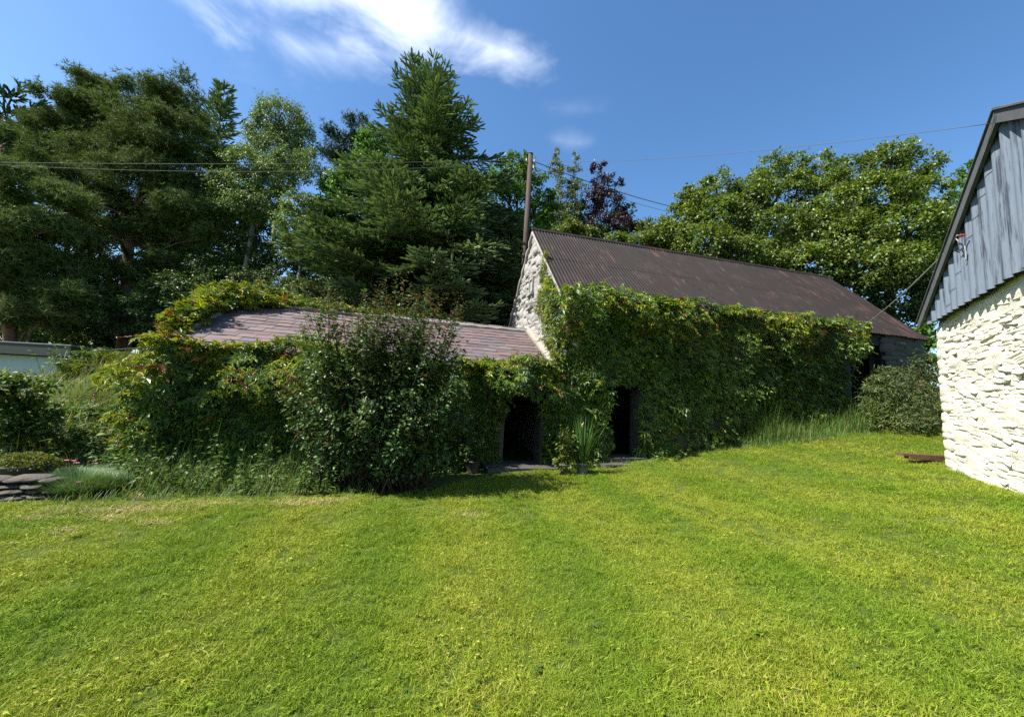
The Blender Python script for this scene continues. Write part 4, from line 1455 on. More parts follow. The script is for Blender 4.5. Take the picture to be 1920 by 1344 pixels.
spruce('dark_spruce', 'dark conifer top at the far left edge behind pines', (q[0], q[1]), q, prof_lin(4.6, .55, .5), L_darkcon, B_dark, 1.0, 6, .5, .75, .25, 5)
q = at(421, 168, 27)
spruce('narrow_spruce', 'narrow pointed spruce between the pine and the birch', (q[0], q[1]), q, prof_lin(3.4, .8), L_spruce, B_dark, .8, 6, .6, .6, .2, 4, up=.2)
# --- birches
Yb = 24.0
broadleaf('birch_tree', 'tall pale birch with rounded top against the sky', [lobe_px(*p) for p in [(525, 225, Yb, 52, 40), (485, 245, Yb, 30, 32), (560, 265, Yb, 34, 44), (520, 290, Yb, 60, 44), (575, 310, Yb - 1, 22, 36)]], 28000, .115, L_birch, B_grey, None, .16, droop=1.0, twigs=110, flat_=1.1, crad=.14)
Yb = 19.0
broadleaf('birch_tree', 'lower yellow-green birch in front of the tall one', [lobe_px(*p) for p in [(470, 305, Yb, 46, 26), (440, 350, Yb, 46, 30), (515, 335, Yb, 45, 34), (480, 385, Yb, 60, 32), (430, 385, Yb, 34, 22), (545, 300, Yb, 34, 20)]], 26000, .105, L_birch, B_grey, None, .14, droop=.9, twigs=110, crad=.14)
broadleaf('birch_tree', 'small drooping birch close to the left of the big spruce', [lobe_px(*p) for p in [(565, 385, 17.5, 36, 26), (550, 420, 17.5, 36, 28), (590, 430, 17.5, 34, 34), (570, 465, 17.5, 40, 22)]], 14000, .10, L_birch, B_grey, None, .11, droop=.9, crad=.14)
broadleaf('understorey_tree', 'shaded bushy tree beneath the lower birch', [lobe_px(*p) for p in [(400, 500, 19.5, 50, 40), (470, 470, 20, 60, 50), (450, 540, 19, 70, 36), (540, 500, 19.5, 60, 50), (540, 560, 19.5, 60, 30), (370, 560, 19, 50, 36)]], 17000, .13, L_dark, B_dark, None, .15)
# --- dark pine behind, maple, the big spruce
Yd = 29.0
pine('dark_pine', 'dark pine top behind the gap between birch and spruce', [(655, 560, Yd), (655, 400, Yd), (660, 250, Yd)],
     [lobe_px(x, y, Yd + rnd.uniform(-1, 1), rx, ry) for x, y, rx, ry in [(668, 235, 30, 22), (640, 262, 40, 26), (690, 262, 34, 28), (620, 295, 34, 24), (660, 305, 60, 30), (700, 320, 50, 40), (630, 345, 50, 34)]], 3000, .38, L_darkcon, B_dark, .3)
broadleaf('maple_tree', 'bright green maple at the left flank of the big spruce', [lobe_px(*p) for p in [(640, 345, 19.5, 40, 26), (680, 320, 20, 40, 34), (635, 395, 19, 34, 30), (700, 270, 21, 34, 24), (640, 440, 19, 36, 30), (610, 370, 19, 18, 16)]], 9500, .17, L_bright, B_dark, None, .16, tmpl=OVAL)
q = at(808, 135, 19.0)
b0 = at(800, 600, 19.0)
_, nf = spruce('big_spruce', 'big blue-green spruce with finger-like shoots behind the shed', (b0[0], 19.0), q,
       lambda u: .22 + 4.55 * min(1, u / .62) ** .9 * (1 if u < .62 else 1 - .12 * (u - .62)), L_spruce, B_dark, .42, 8, 1.0, .42, .28, 2.0, up=.2)
broadleaf('sycamore_tree', 'dark green broadleaf tree between spruce and pole', [lobe_px(*p) for p in [(955, 330, 22, 50, 36), (975, 300, 22, 24, 16), (940, 390, 21.5, 60, 50), (1005, 370, 22, 36, 44), (970, 450, 21, 60, 50), (1015, 440, 22, 40, 50), (930, 500, 20.5, 50, 60), (1020, 390, 22.5, 30, 30)]], 17000, .18, L_bright, B_dark, None, .2, tmpl=OVAL)
broadleaf('sycamore_tree', 'shaded broadleaf tree low behind the white gable', [lobe_px(*p) for p in [(900, 520, 20, 60, 60), (945, 560, 20, 40, 60), (880, 580, 20, 70, 40), (960, 500, 20.5, 30, 50)]], 9000, .17, L_dark, B_dark, None, .16)
for px_, py_, lab in ((1047, 280, 'left one of two thin pale-stemmed poplars right of the pole'), (1078, 288, 'right one of two thin pale-stemmed poplars beside the copper tree')):
    broadleaf('poplar_tree', lab, [lobe_px(px_ + dx, py_ + dy, 25, rx, ry) for dx, dy, rx, ry in [(0, 12, 9, 16), (-3, 45, 15, 28), (6, 80, 18, 30), (-4, 115, 20, 26), (2, 150, 16, 20)]], 3600, .13, L_poplar, B_grey, None, .10, up=.3, droop=-.4, twigs=30, group='thin poplars beyond the barn ridge')
broadleaf('copper_beech', 'dark purple copper-leaved tree above the barn ridge', [lobe_px(*p) for p in [(1122, 315, 25, 14, 18), (1130, 345, 25, 24, 20), (1112, 375, 25, 26, 22), (1140, 385, 25, 32, 26), (1160, 350, 25, 12, 12), (1165, 420, 24.5, 30, 18), (1120, 420, 25, 34, 22)]], 7500, .15, L_copper, B_grey, None, .12, twigs=60)
broadleaf('holly_tree', 'dark rounded tree at the right foot of the copper tree', [lobe_px(*p) for p in [(1165, 395, 26, 22, 26), (1150, 440, 25, 40, 30), (1190, 430, 25, 24, 20), (1080, 440, 26, 50, 40)]], 7000, .16, L_dark, B_dark, None, .14)
broadleaf('lime_bush', 'small yellow-green bush just above the barn ridge', [lobe_px(*p) for p in [(1075, 428, 19, 22, 16), (1100, 440, 19, 22, 14), (1050, 440, 19, 20, 14)]], 4200, .12, L_lime, B_dark, None, .07, cat='bush')
broadleaf('hedge_bush', 'mid green bushes over the barn ridge near the right trees', [lobe_px(*p) for p in [(1150, 455, 19, 30, 14), (1190, 458, 19, 34, 18), (1230, 448, 19, 30, 22), (1215, 425, 20, 18, 14)]], 7000, .13, L_mid, B_dark, None, .08, cat='bush')
# --- the broadleaved mass on the right
broadleaf('ash_tree', 'leftmost broadleaf of the right-hand trees, loose edge against sky', [lobe_px(*p) for p in [(1345, 350, 20, 36, 26), (1310, 385, 20, 46, 30), (1275, 410, 19.5, 36, 28), (1350, 410, 19.5, 60, 40), (1260, 445, 19, 40, 26), (1320, 460, 18.5, 66, 36), (1395, 380, 20, 40, 36), (1285, 365, 20, 20, 14), (1390, 480, 18.5, 60, 36)]], 26000, .15, L_mid, B_dark, None, .2)
broadleaf('ash_tree', 'middle broadleaf of the right-hand trees with feathery light top', [lobe_px(*p) for p in [(1440, 318, 20.5, 36, 24), (1490, 312, 20.5, 40, 22), (1540, 318, 20.5, 40, 26), (1420, 360, 20, 44, 36), (1480, 365, 20, 60, 40), (1550, 370, 20, 50, 44), (1450, 430, 19, 66, 46), (1530, 440, 19, 66, 46), (1500, 500, 18.5, 80, 34)]], 27000, .15, L_mid, B_dark, None, .22)
broadleaf('oak_tree', 'tallest rounded broadleaf of the right-hand trees', [lobe_px(*p) for p in [(1665, 300, 18.5, 50, 30), (1700, 320, 18.5, 56, 36), (1610, 325, 18.5, 46, 32), (1640, 370, 18, 70, 46), (1730, 370, 18, 56, 46), (1580, 390, 18, 50, 46), (1690, 430, 17.5, 80, 50), (1600, 450, 17.5, 70, 46), (1760, 430, 17.5, 46, 46), (1640, 500, 17, 80, 40), (1720, 500, 17, 56, 40)]], 36000, .145, L_mid, B_dark, None, .26)
broadleaf('young_ash', 'young feathery tree showing between oak and cream barn roof', [lobe_px(*p) for p in [(1818, 318, 21, 14, 18), (1812, 350, 21, 22, 26), (1830, 390, 21, 28, 40), (1800, 420, 20, 30, 40)]], 5000, .17, L_bright, B_dark, None, .1)
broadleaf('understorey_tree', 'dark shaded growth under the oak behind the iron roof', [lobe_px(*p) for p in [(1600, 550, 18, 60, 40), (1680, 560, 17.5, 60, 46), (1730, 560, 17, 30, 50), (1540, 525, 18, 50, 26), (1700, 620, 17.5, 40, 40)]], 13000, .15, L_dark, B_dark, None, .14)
# a trailing stem of ivy-like leaves at the cream barn's far corner
broadleaf('corner_shrub', 'light green leafy shrub between iron roof end and cream barn corner', [lobe_px(*p) for p in [(1738, 625, 13.2, 12, 20), (1742, 655, 13.2, 12, 22), (1736, 690, 13.2, 16, 24)]], 1100, .16, L_bright, B_dark, None, .04, tmpl=OVAL, cat='shrub', twigs=14)
# --- farther trees that close the gaps low down
bk = 0
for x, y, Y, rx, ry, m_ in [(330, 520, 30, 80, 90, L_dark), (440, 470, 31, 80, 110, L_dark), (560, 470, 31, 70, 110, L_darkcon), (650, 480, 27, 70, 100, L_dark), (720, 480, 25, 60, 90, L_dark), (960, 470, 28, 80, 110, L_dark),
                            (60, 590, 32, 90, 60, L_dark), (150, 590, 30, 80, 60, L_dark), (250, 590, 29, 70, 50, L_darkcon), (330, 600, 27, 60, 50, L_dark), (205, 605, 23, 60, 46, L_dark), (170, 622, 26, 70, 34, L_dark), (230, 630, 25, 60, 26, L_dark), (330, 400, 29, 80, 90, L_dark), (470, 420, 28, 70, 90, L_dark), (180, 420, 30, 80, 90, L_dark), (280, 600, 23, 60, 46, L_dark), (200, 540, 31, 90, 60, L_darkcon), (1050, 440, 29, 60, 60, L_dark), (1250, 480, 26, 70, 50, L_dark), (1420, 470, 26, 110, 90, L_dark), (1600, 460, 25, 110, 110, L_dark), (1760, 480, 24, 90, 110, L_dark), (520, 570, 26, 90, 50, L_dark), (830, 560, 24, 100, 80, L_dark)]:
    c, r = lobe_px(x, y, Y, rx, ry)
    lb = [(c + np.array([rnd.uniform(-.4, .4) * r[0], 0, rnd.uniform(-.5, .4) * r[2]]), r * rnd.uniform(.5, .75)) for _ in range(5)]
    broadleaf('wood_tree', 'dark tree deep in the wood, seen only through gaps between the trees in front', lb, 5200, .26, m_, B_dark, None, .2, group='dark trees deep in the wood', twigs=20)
broadleaf('round_bush', 'rounded olive bush behind the flat-roofed outbuilding', [lobe_px(*p) for p in [(60, 612, 21, 60, 30), (20, 615, 21, 40, 32), (105, 625, 21, 40, 26), (125, 640, 21, 26, 18)]], 9000, .13, L_weed, B_dark, None, .08, cat='bush')
broadleaf('back_bush', 'grey-green bush showing over the middle of the slate ridge', [lobe_px(*p) for p in [(545, 535, 15.5, 40, 16), (600, 548, 15.5, 50, 16), (500, 552, 15.5, 34, 12), (650, 560, 15, 40, 18)]], 5500, .10, L_bud, B_dark, None, .06, cat='bush')
broadleaf('understorey_tree', 'dark shaded growth round the feet of the pines', [lobe_px(*p) for p in [(250, 590, 17.5, 60, 34), (300, 570, 17.5, 50, 40), (180, 600, 18, 50, 30), (340, 545, 18, 50, 34), (160, 560, 18.5, 60, 30)]], 9000, .14, L_dark, B_dark, None, .1)
# a dead forked branch by the spruce foot
dt = thing('dead_sapling', 'bare pale forked dead sapling behind the slate ridge', 'sapling', (at(662, 560, 15)[0], 15, zg1(at(662, 560, 15)[0], 15)))
MB().tube([at(662, 600, 15) - Zv * 1.2, at(662, 570, 15), at(656, 545, 15), at(640, 520, 15), at(628, 500, 15)], [.04, .03, .025, .015, .006], 5).build('trunk', B_grey, dt, True)
for p in [[(656, 545), (664, 525), (662, 500)], [(648, 532), (640, 535), (624, 522)], [(660, 560), (672, 540), (676, 520)]]:
    MB().tube([at(x, y, 15) for x, y in p], [.018, .012, .004], 4).build('limb', B_grey, dt, True)

# ------------------------------------------------------------------ creeper
def clipfn(poly):
    poly = np.asarray(poly, float)
    def f(u, v):
        c = np.zeros(len(u), bool)
        j = len(poly) - 1
        for i in range(len(poly)):
            xi, yi, xj, yj = *poly[i], *poly[j]
            with np.errstate(divide='ignore', invalid='ignore'):
                c ^= ((yi > v) != (yj > v)) & (u < (xj - xi) * (v - yi) / (yj - yi + 1e-12) + xi)
            j = i
        return c
    return f

class Creeper:
    def __init__(s, name, label, base):
        s.t = thing(name, label, 'creeper', base)
        s.pos, s.fx, s.nz, s.sz, s.mt = [], [], [], [], []
        s.stems = MB()
    def add(s, pos, fx, nz, sz, mt):
        s.pos.append(pos); s.fx.append(fx); s.nz.append(nz); s.sz.append(sz); s.mt.append(mt)
    def patch(s, O, U, V, OUT, inside, u0, u1, v0, v1, dens, thick, ycol, hang=1.0, size=.135, grav=-Zv):
        """leaves over a wall or roof patch; thick(u,v) = depth of growth, ycol(u,v) = share of yellow leaves, for young growth and painted sunlight"""
        n = int(dens * (u1 - u0) * (v1 - v0))
        u, v = rng.uniform(u0, u1, n), rng.uniform(v0, v1, n)
        wob = (vnoise(np.c_[u * 2.6, v * 2.6, u * 0 + 3]) - .5) * .22 + (vnoise(np.c_[u * 7, v * 7, u * 0 + 3]) - .5) * .10
        ok = inside(u + wob, v + wob)
        u, v = u[ok], v[ok]
        n = len(u)
        lump = .18 + 2.0 * vnoise(np.c_[u * 1.5, v * 1.7, u * 0 + 7]) ** 1.4 * (.5 + 1.0 * vnoise(np.c_[u * 4, v * 4, u * 0 + 1]))
        th = thick(u, v) * lump
        d = th * (1 - rng.random(n) ** 2.2 * .85)
        pos = O + np.outer(u, U) + np.outer(v, V) + np.outer(d + .03, OUT)
        nz = unit(OUT * .8 + Zv * .85 * hang + rng.normal(size=(n, 3)) * .36)
        fx = unit(grav * .75 + OUT * .7 + rng.normal(size=(n, 3)) * .5)
        sz = size * rng.uniform(.45, 1.15, n) * (.75 + .7 * vnoise(np.c_[u * 1.2, v * 1.2, u * 0 + 17]))
        yy = ycol(u, v) * np.clip(3.2 * vnoise(np.c_[u * 2.6, v * 2.6, u * 0 + 11]) ** 2.2, .12, 1.5)
        r = rng.random(n)
        mt = np.where(r < yy * .05, 2, np.where(r < yy, 1, 0))
        s.add(pos, fx, nz, sz, mt)
        # stray shoots reaching out of the mass
        k = int(n / 70)
        for i in rng.integers(0, max(1, n), k):
            if n == 0: break
            dirs = unit(OUT * rng.uniform(.5, 1.1) + grav * rng.uniform(-.35, .9) + U * rng.normal() * .7)
            L = rng.uniform(.15, .50)
            m_ = 8
            t_ = np.linspace(0, 1, m_)[:, None]
            p = pos[i] + OUT * (th[i] - d[i]) * .8 + dirs * L * t_ + grav * .12 * t_ ** 2
            s.stems.tube(p[::2], .004, 3)
            f2 = unit(dirs + rng.normal(size=(m_, 3)) * .7)
            young = yy[i] > .18 or rng.random() < .12
            s.add(p, f2, unit(OUT + Zv * .6 + rng.normal(size=(m_, 3)) * .3), size * np.linspace(.9, .35, m_), np.full(m_, (2 if rng.random() < .35 else 1) if young else 0))
    def build(s, nparts=260, box=None):
        P, X, Z_, S, T_ = np.vstack(s.pos), np.vstack(s.fx), np.vstack(s.nz), np.concatenate(s.sz), np.concatenate(s.mt)
        score = S / np.linalg.norm(P - CAM, axis=1) * rng.uniform(.7, 1.1, len(P))
        # the foremost leaves that show largest
        order = np.argsort(-score)
        big, rest = order[:nparts], order[nparts:]
        mats = [L_creep, L_creep_y, L_creep_r]
        if s.stems.n:
            s.stems.build('stem', B_vine, s.t, True, 'stuff')
        for k in range(3):
            me = MB().scatter(*PALM, np.zeros((1, 3)), np.array([[1.0, 0, 0]]), np.array([[0, 0, 1.0]]), np.ones(1)).mesh('creeper_leaf', mats[k])
            for i in big[T_[big] == k]:
                x = unit(X[i]); y = unit(np.cross(Z_[i], x)); z = np.cross(x, y)
                link('leaf', me, s.t, None, frame(x * S[i], y * S[i], z * S[i], P[i]))
        mb = MB().scatter(*PALM, P[rest], X[rest], Z_[rest], S[rest], T_[rest])
        mb.build('foliage', mats, s.t, False, 'stuff')
        return len(P)

def stems(mb, pts, r0):
    mb.tube(pts, np.linspace(r0, r0 * .3, len(pts)), 5)

# barn: the front wall
cb_ = Creeper('barn_creeper', 'dense virginia creeper covering the barn front around its doorway', BP(3.2, -.1, zg1(*BP(3.2, -.2, 0)[:2])))
door1 = lambda u, v: (u > D1[0] + .16 - .1 * np.sin(v * 5)) & (u < D1[1] - .17) & (v < D1[2] - .08 + .10 * np.sin(u * 9))
gz = np.array([zg1(*BP(x, -.2, 0)[:2]) for x in np.linspace(-1, 13, 57)])
gnd = lambda u: np.interp(u, np.linspace(-1, 13, 57), gz)
fpoly = clipfn([(-.14, 0), (-.15, 4.46), (8.9, 4.50), (9.4, 4.25), (9.5, 3.9), (9.15, 3.3), (9.0, 2.2), (8.9, 1.2), (6, .6), (3, .2), (1, 0)])
thin_low = lambda u, v: np.where((u > 3.3) & (u < 6.2) & (v < gnd(u) + 1.15), .45, 1.0)
ins_f = lambda u, v: fpoly(u, v) & ~door1(u, v) & (v > gnd(u) + .02) & (rng.random(len(u)) < thin_low(u, v))
thk_f = lambda u, v: .17 + .46 * np.clip((v - 3.1) / .9, 0, 1) * np.clip((4.95 - v) / .35, .25, 1) + .16 * np.clip((1.6 - v) / 1.2, 0, 1) * (u < 1.2)
yc_f = lambda u, v: .04 + .50 * np.clip((v - 3.2) / 1.1, 0, 1) + .22 * np.clip((1.2 - u) / 1.2, 0, 1) * np.clip((v - 1.6) / 1.5, 0, 1)  # yellower with height: the sunlit top is put into the leaf colour
cb_.patch(BP(0, 0, 0), D, Zv, -G, ins_f, -.3, 10.1, 0, 4.8, 420, thk_f, yc_f)
# over the eave and onto the iron
cb_.patch(BP(0, -.12, ZE + .02), D, up_f, nr_f, clipfn([(-.1, -.3), (9.1, -.3), (9.35, -.15), (9.1, .08), (6, .16), (4.6, .08), (3, .20), (1.6, .14), (.8, .05), (-.1, .0)]), -.2, 9.6, -.35, .3, 520, lambda u, v: .11 + 0 * u, lambda u, v: .45 + 0 * u, 1.4, .125)
# round the corner and up the white gable
gpoly = clipfn([(.0, 2.3), (.0, 4.62), (.62, 4.98), (.95, 5.25), (1.35, 5.35), (1.28, 6.05), (1.62, 6.10), (1.95, 5.6), (1.75, 5.1), (2.0, 4.75), (1.85, 4.35), (1.1, 4.2), (.95, 3.4), (.45, 2.8), (.3, 2.3)])
cb_.patch(BP(.10, 0, 0), G, Zv, -D, lambda u, v: gpoly(u, v), -.1, 2.2, 2.2, 6.2, 380, lambda u, v: .07 + .16 * np.clip((4.9 - v) / 1.2, 0, 1), lambda u, v: .62 + 0 * u, 1.0, .095)
for s_, z_, tp in [(-.1, .25, (.6, 4.6)), (.9, .3, (1.4, 4.5)), (2.3, .4, (3.0, 4.3)), (4.2, .75, (5.4, 4.4)), (6.3, 1.1, (7.6, 4.4)), (8.5, 1.45, (9.2, 4.2))]:
    t_ = np.linspace(0, 1, 10)
    stems(cb_.stems, [BP(s_ + (tp[0] - s_) * x + .12 * math.sin(x * 7 + s_), -.04, z_ + (tp[1] - z_) * x) for x in t_], .035)
stems(cb_.stems, [BP(.07, .3 + 1.4 * x + .12 * math.sin(9 * x), 3.0 + 2.9 * x) for x in np.linspace(0, 1, 12)], .02)
n1 = cb_.build(300)

# shed: round the right-hand doorway
cd_ = Creeper('doorway_creeper', 'virginia creeper framing the dark slate shed doorway', BP(-1.9, -.1, zg1(*BP(-1.9, -.3, 0)[:2])))
door2 = lambda u, v: (u > D2[0] - .02) & (u < D2[1] - .02 - .10 * np.clip(v - .8, 0, 1)) & (v < D2[2] - .12 + .08 * np.sin(u * 11))
dp = clipfn([(-3.6, -.3), (-3.6, 2.45), (-2.6, 2.50), (-1.9, 2.62), (-1.0, 2.68), (-.3, 2.55), (.05, 2.4), (.12, 1.0), (.12, -.3)])
cd_.patch(BP(0, 0, 0), D, Zv, -G, lambda u, v: dp(u, v) & ~door2(u, v) & (v > gnd(np.maximum(u, -1)) - .1), -3.7, .3, -.1, 2.8, 430,
          lambda u, v: .18 + .42 * np.clip((v - 1.75) / .5, 0, 1) * (np.abs(u + .95) < .95) + .25 * (u < -2), lambda u, v: .04 + .42 * np.clip((v - 1.8) / .5, 0, 1))
cd_.patch(BP(0, -.05, SE), D, up_s, nr_s, clipfn([(-2.6, -.3), (-2.3, .10), (-1.2, .22), (-.5, .25), (-.1, .05), (0, -.3)]), -2.7, .1, -.3, .4, 480, lambda u, v: .20 + 0 * u, lambda u, v: .32 + 0 * u, 1.4, .125)
for s_ in (-2.6, -1.7, -.2):
    stems(cd_.stems, [BP(s_ + .35 * x, -.05, .1 + 2.2 * x) for x in np.linspace(0, 1, 6)], .03)
n2 = cd_.build(260)

# shed: the left end buried under it
cl_ = Creeper('shed_creeper', 'yellow-green virginia creeper burying the left end of the slate shed', BP(-8.3, -.1, zg1(*BP(-8.3, -.3, 0)[:2])))
lp = clipfn([(-8.75, -.2), (-8.65, 1.9), (-8.2, 2.32), (-7.2, 2.42), (-6.2, 2.40), (-5.2, 2.55), (-4.4, 2.5), (-3.4, 2.4), (-3.4, -.2)])
cl_.patch(BP(0, 0, 0), D, Zv, -G, lp, -8.9, -3.3, -.1, 2.75, 430,
          lambda u, v: .24 + .36 * np.clip((v - 1.1) / .6, 0, 1) * np.clip((2.65 - v) / .4, .3, 1) + .25 * (u < -7.8) * (v < 1.7), lambda u, v: .06 + .60 * np.clip((v - 1.3) / .9, 0, 1) + .8 * np.clip((-7.9 - u) / .6, 0, 1) * np.clip((v - .5) / 1, 0, 1))
# eave fringe on the slates
cl_.patch(BP(0, -.05, SE), D, up_s, nr_s, clipfn([(-8.6, -.35), (-8.6, .16), (-7.8, .04), (-7.0, -.04), (-6.2, .08), (-5.6, .30), (-4.6, .2), (-3.4, .0), (-3.4, -.35)]), -8.7, -3.3, -.35, .5, 460, lambda u, v: .15 + 0 * u, lambda u, v: .65 + 0 * u, 1.4, .125)
# the end wall and the mound over the verge and ridge
cl_.patch(BP(SS, 0, 0), G, Zv, -D, clipfn([(-.2, -.2), (-.2, 2.5), (3.08, 4.3), (6.2, 2.4), (6.2, .2)]), -.3, 6.3, -.1, 4.4, 380, lambda u, v: .40 + 0 * u, lambda u, v: .9 + 0 * u)
vp = [(-8.6, .7), (-8.45, .72), (-8.42, 1.22), (-8.22, 1.85), (-7.95, 2.4), (-7.2, 3.02), (-6.3, 3.30), (-4.8, 3.38), (-4.2, 3.5), (-8.55, 3.55)]
cl_.patch(BP(0, 0, SE), D, up_s, nr_s, clipfn(vp), -8.6, -4.1, .6, 3.6, 620,
          lambda u, v: .12 + .22 * np.clip((-7.2 - u) / 1.2, 0, 1), lambda u, v: .78 + 0 * u, 1.2, .125)
cl_.patch(BP(0, 2 * HW, SE), D, up_sb, nr_sb, clipfn([(-8.5, 1.2), (-8.5, 3.5), (-3.6, 3.5), (-5, 2.4)]), -8.6, -3.6, 1.0, 3.55, 420,
          lambda u, v: .18 + .42 * np.clip((-6.6 - u) / 1.4, 0, 1), lambda u, v: .75 + 0 * u, 1.2, .125)
cl_.patch(BP(SS + .12, 0, SE), -D, up_s, nr_s, clipfn([(0, .55), (0, 3.5), (.75, 3.5), (.62, 2.2), (.5, .5)]), -.1, .8, .4, 3.6, 560, lambda u, v: .18 + .24 * np.clip((v - .6) / 1.4, 0, 1), lambda u, v: .8 + 0 * u, 1.2, .125)
n_ = 2600
d_ = rvec(n_)
d_[:, 2] = np.abs(d_[:, 2]) * 1.0 - .1
q_ = BP(SS + .0, 3.75, 3.98) + (d_[:, :1] * D * 1.25 + d_[:, 1:2] * G * 1.8 + d_[:, 2:] * Zv * .72) * (.75 + .35 * vnoise(d_ * 2.5 + 3)[:, None]) * (.8 + .2 * rng.random((n_, 1)))
cl_.add(q_, unit(d_ - Zv * .4 + rng.normal(size=(n_, 3)) * .5), unit(d_ * .7 + Zv * .8 + rng.normal(size=(n_, 3)) * .35), .125 * rng.uniform(.5, 1.3, n_), np.where(rng.random(n_) < .75, 1, np.where(rng.random(n_) < .15, 2, 0)))
# ragged line of shoots along the ridge
cl_.patch(BP(0, HW + .15, SR + .02), D, Zv, -G, clipfn([(-8.6, -.1), (-8.5, .50), (-7.7, .52), (-7.1, .38), (-6.2, .22), (-5.2, .16), (-4.4, .14), (-3.8, .06), (-3.8, -.1)]), -8.5, -3.7, -.1, .8, 360, lambda u, v: .22 + 0 * u, lambda u, v: .7 + 0 * u, 1.2, .125)
for s_, e_ in ((-8.2, -8.0), (-7.4, -6.9), (-6.4, -5.6), (-5, -4.4)):
    stems(cl_.stems, [BP(s_ + (e_ - s_) * x, -.05, .05 + 2.3 * x) for x in np.linspace(0, 1, 6)], .03)
stems(cl_.stems, [BP(SS - .05, .4 + 2.4 * x, .5 + 3.2 * x) for x in np.linspace(0, 1, 8)], .035)
n3 = cl_.build(300)

# ------------------------------------------------------------------ the big shrub before the shed
def place(x, y, Y):
    p = at(x, y, Y)
    return np.array([p[0], Y, zg1(p[0], Y)])

sb = place(697, 900, 7.15)
sh = thing('garden_shrub', 'tall arching shrub with reddish tips standing before the slate shed', 'shrub', sb)
st = MB()
lp_, lx_, lz_, ls_, lm_ = [], [], [], [], []
for i in range(520):
    foot = sb + np.array([rng.normal() * .42, rng.normal() * .22, 0])
    up_shoot = i < 170
    az = rng.random() * 6.283
    if up_shoot:
        ex = float(np.clip(rng.normal() * .85, -1.6, 1.3))
        hgt = rng.uniform(2.4, 3.75) - .42 * ex * ex * rng.uniform(.4, 1)
        e = sb + np.array([ex + .12, rng.normal() * .38, hgt])
        mid = foot * .45 + e * .55 + np.array([(e[0] - foot[0]) * .25, 0, .2])
    else:
        rr = rng.uniform(.5, 1.0) ** .6
        el_ = math.asin(rng.uniform(-.95, .95))
        e = sb + np.array([0, 0, 1.35]) + np.array([math.cos(az) * max(.62, math.cos(el_)) * 1.78, math.sin(az) * max(.62, math.cos(el_)) * .95, math.sin(el_) * 1.3]) * rr
        e[2] = max(e[2], sb[2] + .12)
        mid = foot * .4 + e * .6 + np.array([0, 0, rng.uniform(.25, .6)])
    t_ = np.linspace(0, 1, 9)[:, None]
    p = foot * (1 - t_) ** 2 + mid * 2 * t_ * (1 - t_) + e * t_ ** 2
    st.tube(p[::2], np.linspace(.013, .003, 5), 3)
    m_ = 100 if up_shoot else 66
    f = np.sort(rng.uniform(.12, 1.02, m_) if not up_shoot else rng.uniform(.45, 1.03, m_))[:, None]
    q = foot * (1 - f) ** 2 + mid * 2 * f * (1 - f) + e * f ** 2
    tg = unit(2 * (1 - f) * (mid - foot) + 2 * f * (e - mid))
    rad = unit(np.cross(tg, rng.normal(size=(m_, 3))))
    q = q + rad * rng.uniform(0, .16, (m_, 1)) * np.where(f > .9, .3, 1)
    lp_.append(q)
    lx_.append(unit(rad * 1.0 + tg * .5 - Zv * .15))
    lz_.append(unit(Zv * .9 + tg * .2 + rng.normal(size=(m_, 3)) * .35))
    ls_.append(.086 * rng.uniform(.6, 1.25, m_) * np.where(f[:, 0] > .93, .6, 1))
    rd = (f[:, 0] > .80) & (q[:, 2] > sb[2] + 2.5) & (rng.random(m_) < .32) | (rng.random(m_) < .03)
    lm_.append(rd.astype(int))
st.build('stem', B_vine, sh, True, 'stuff')
lp_, lx_, lz_, ls_, lm_ = np.vstack(lp_), np.vstack(lx_), np.vstack(lz_), np.concatenate(ls_), np.concatenate(lm_)
sc_ = ls_ / np.linalg.norm(lp_ - CAM, axis=1) ** 1.5
od = np.argsort(-sc_)
for k, m_ in enumerate((L_shrub, L_shrub_r)):
    me = MB().scatter(*OVAL, np.zeros((1, 3)), np.array([[1.0, 0, 0]]), np.array([[0, 0, 1.0]]), np.ones(1)).mesh('shrub_leaf', m_)
    for i in [j for j in od[:280] if lm_[j] == k]:
        x = unit(lx_[i]); y = unit(np.cross(lz_[i], x)); z = np.cross(x, y)
        link('leaf', me, sh, None, frame(x * ls_[i], y * ls_[i], z * ls_[i], lp_[i]))
r_ = od[280:]
MB().scatter(*OVAL, lp_[r_], lx_[r_], lz_[r_], ls_[r_], lm_[r_]).build('foliage', [L_shrub, L_shrub_r], sh, False, 'stuff')

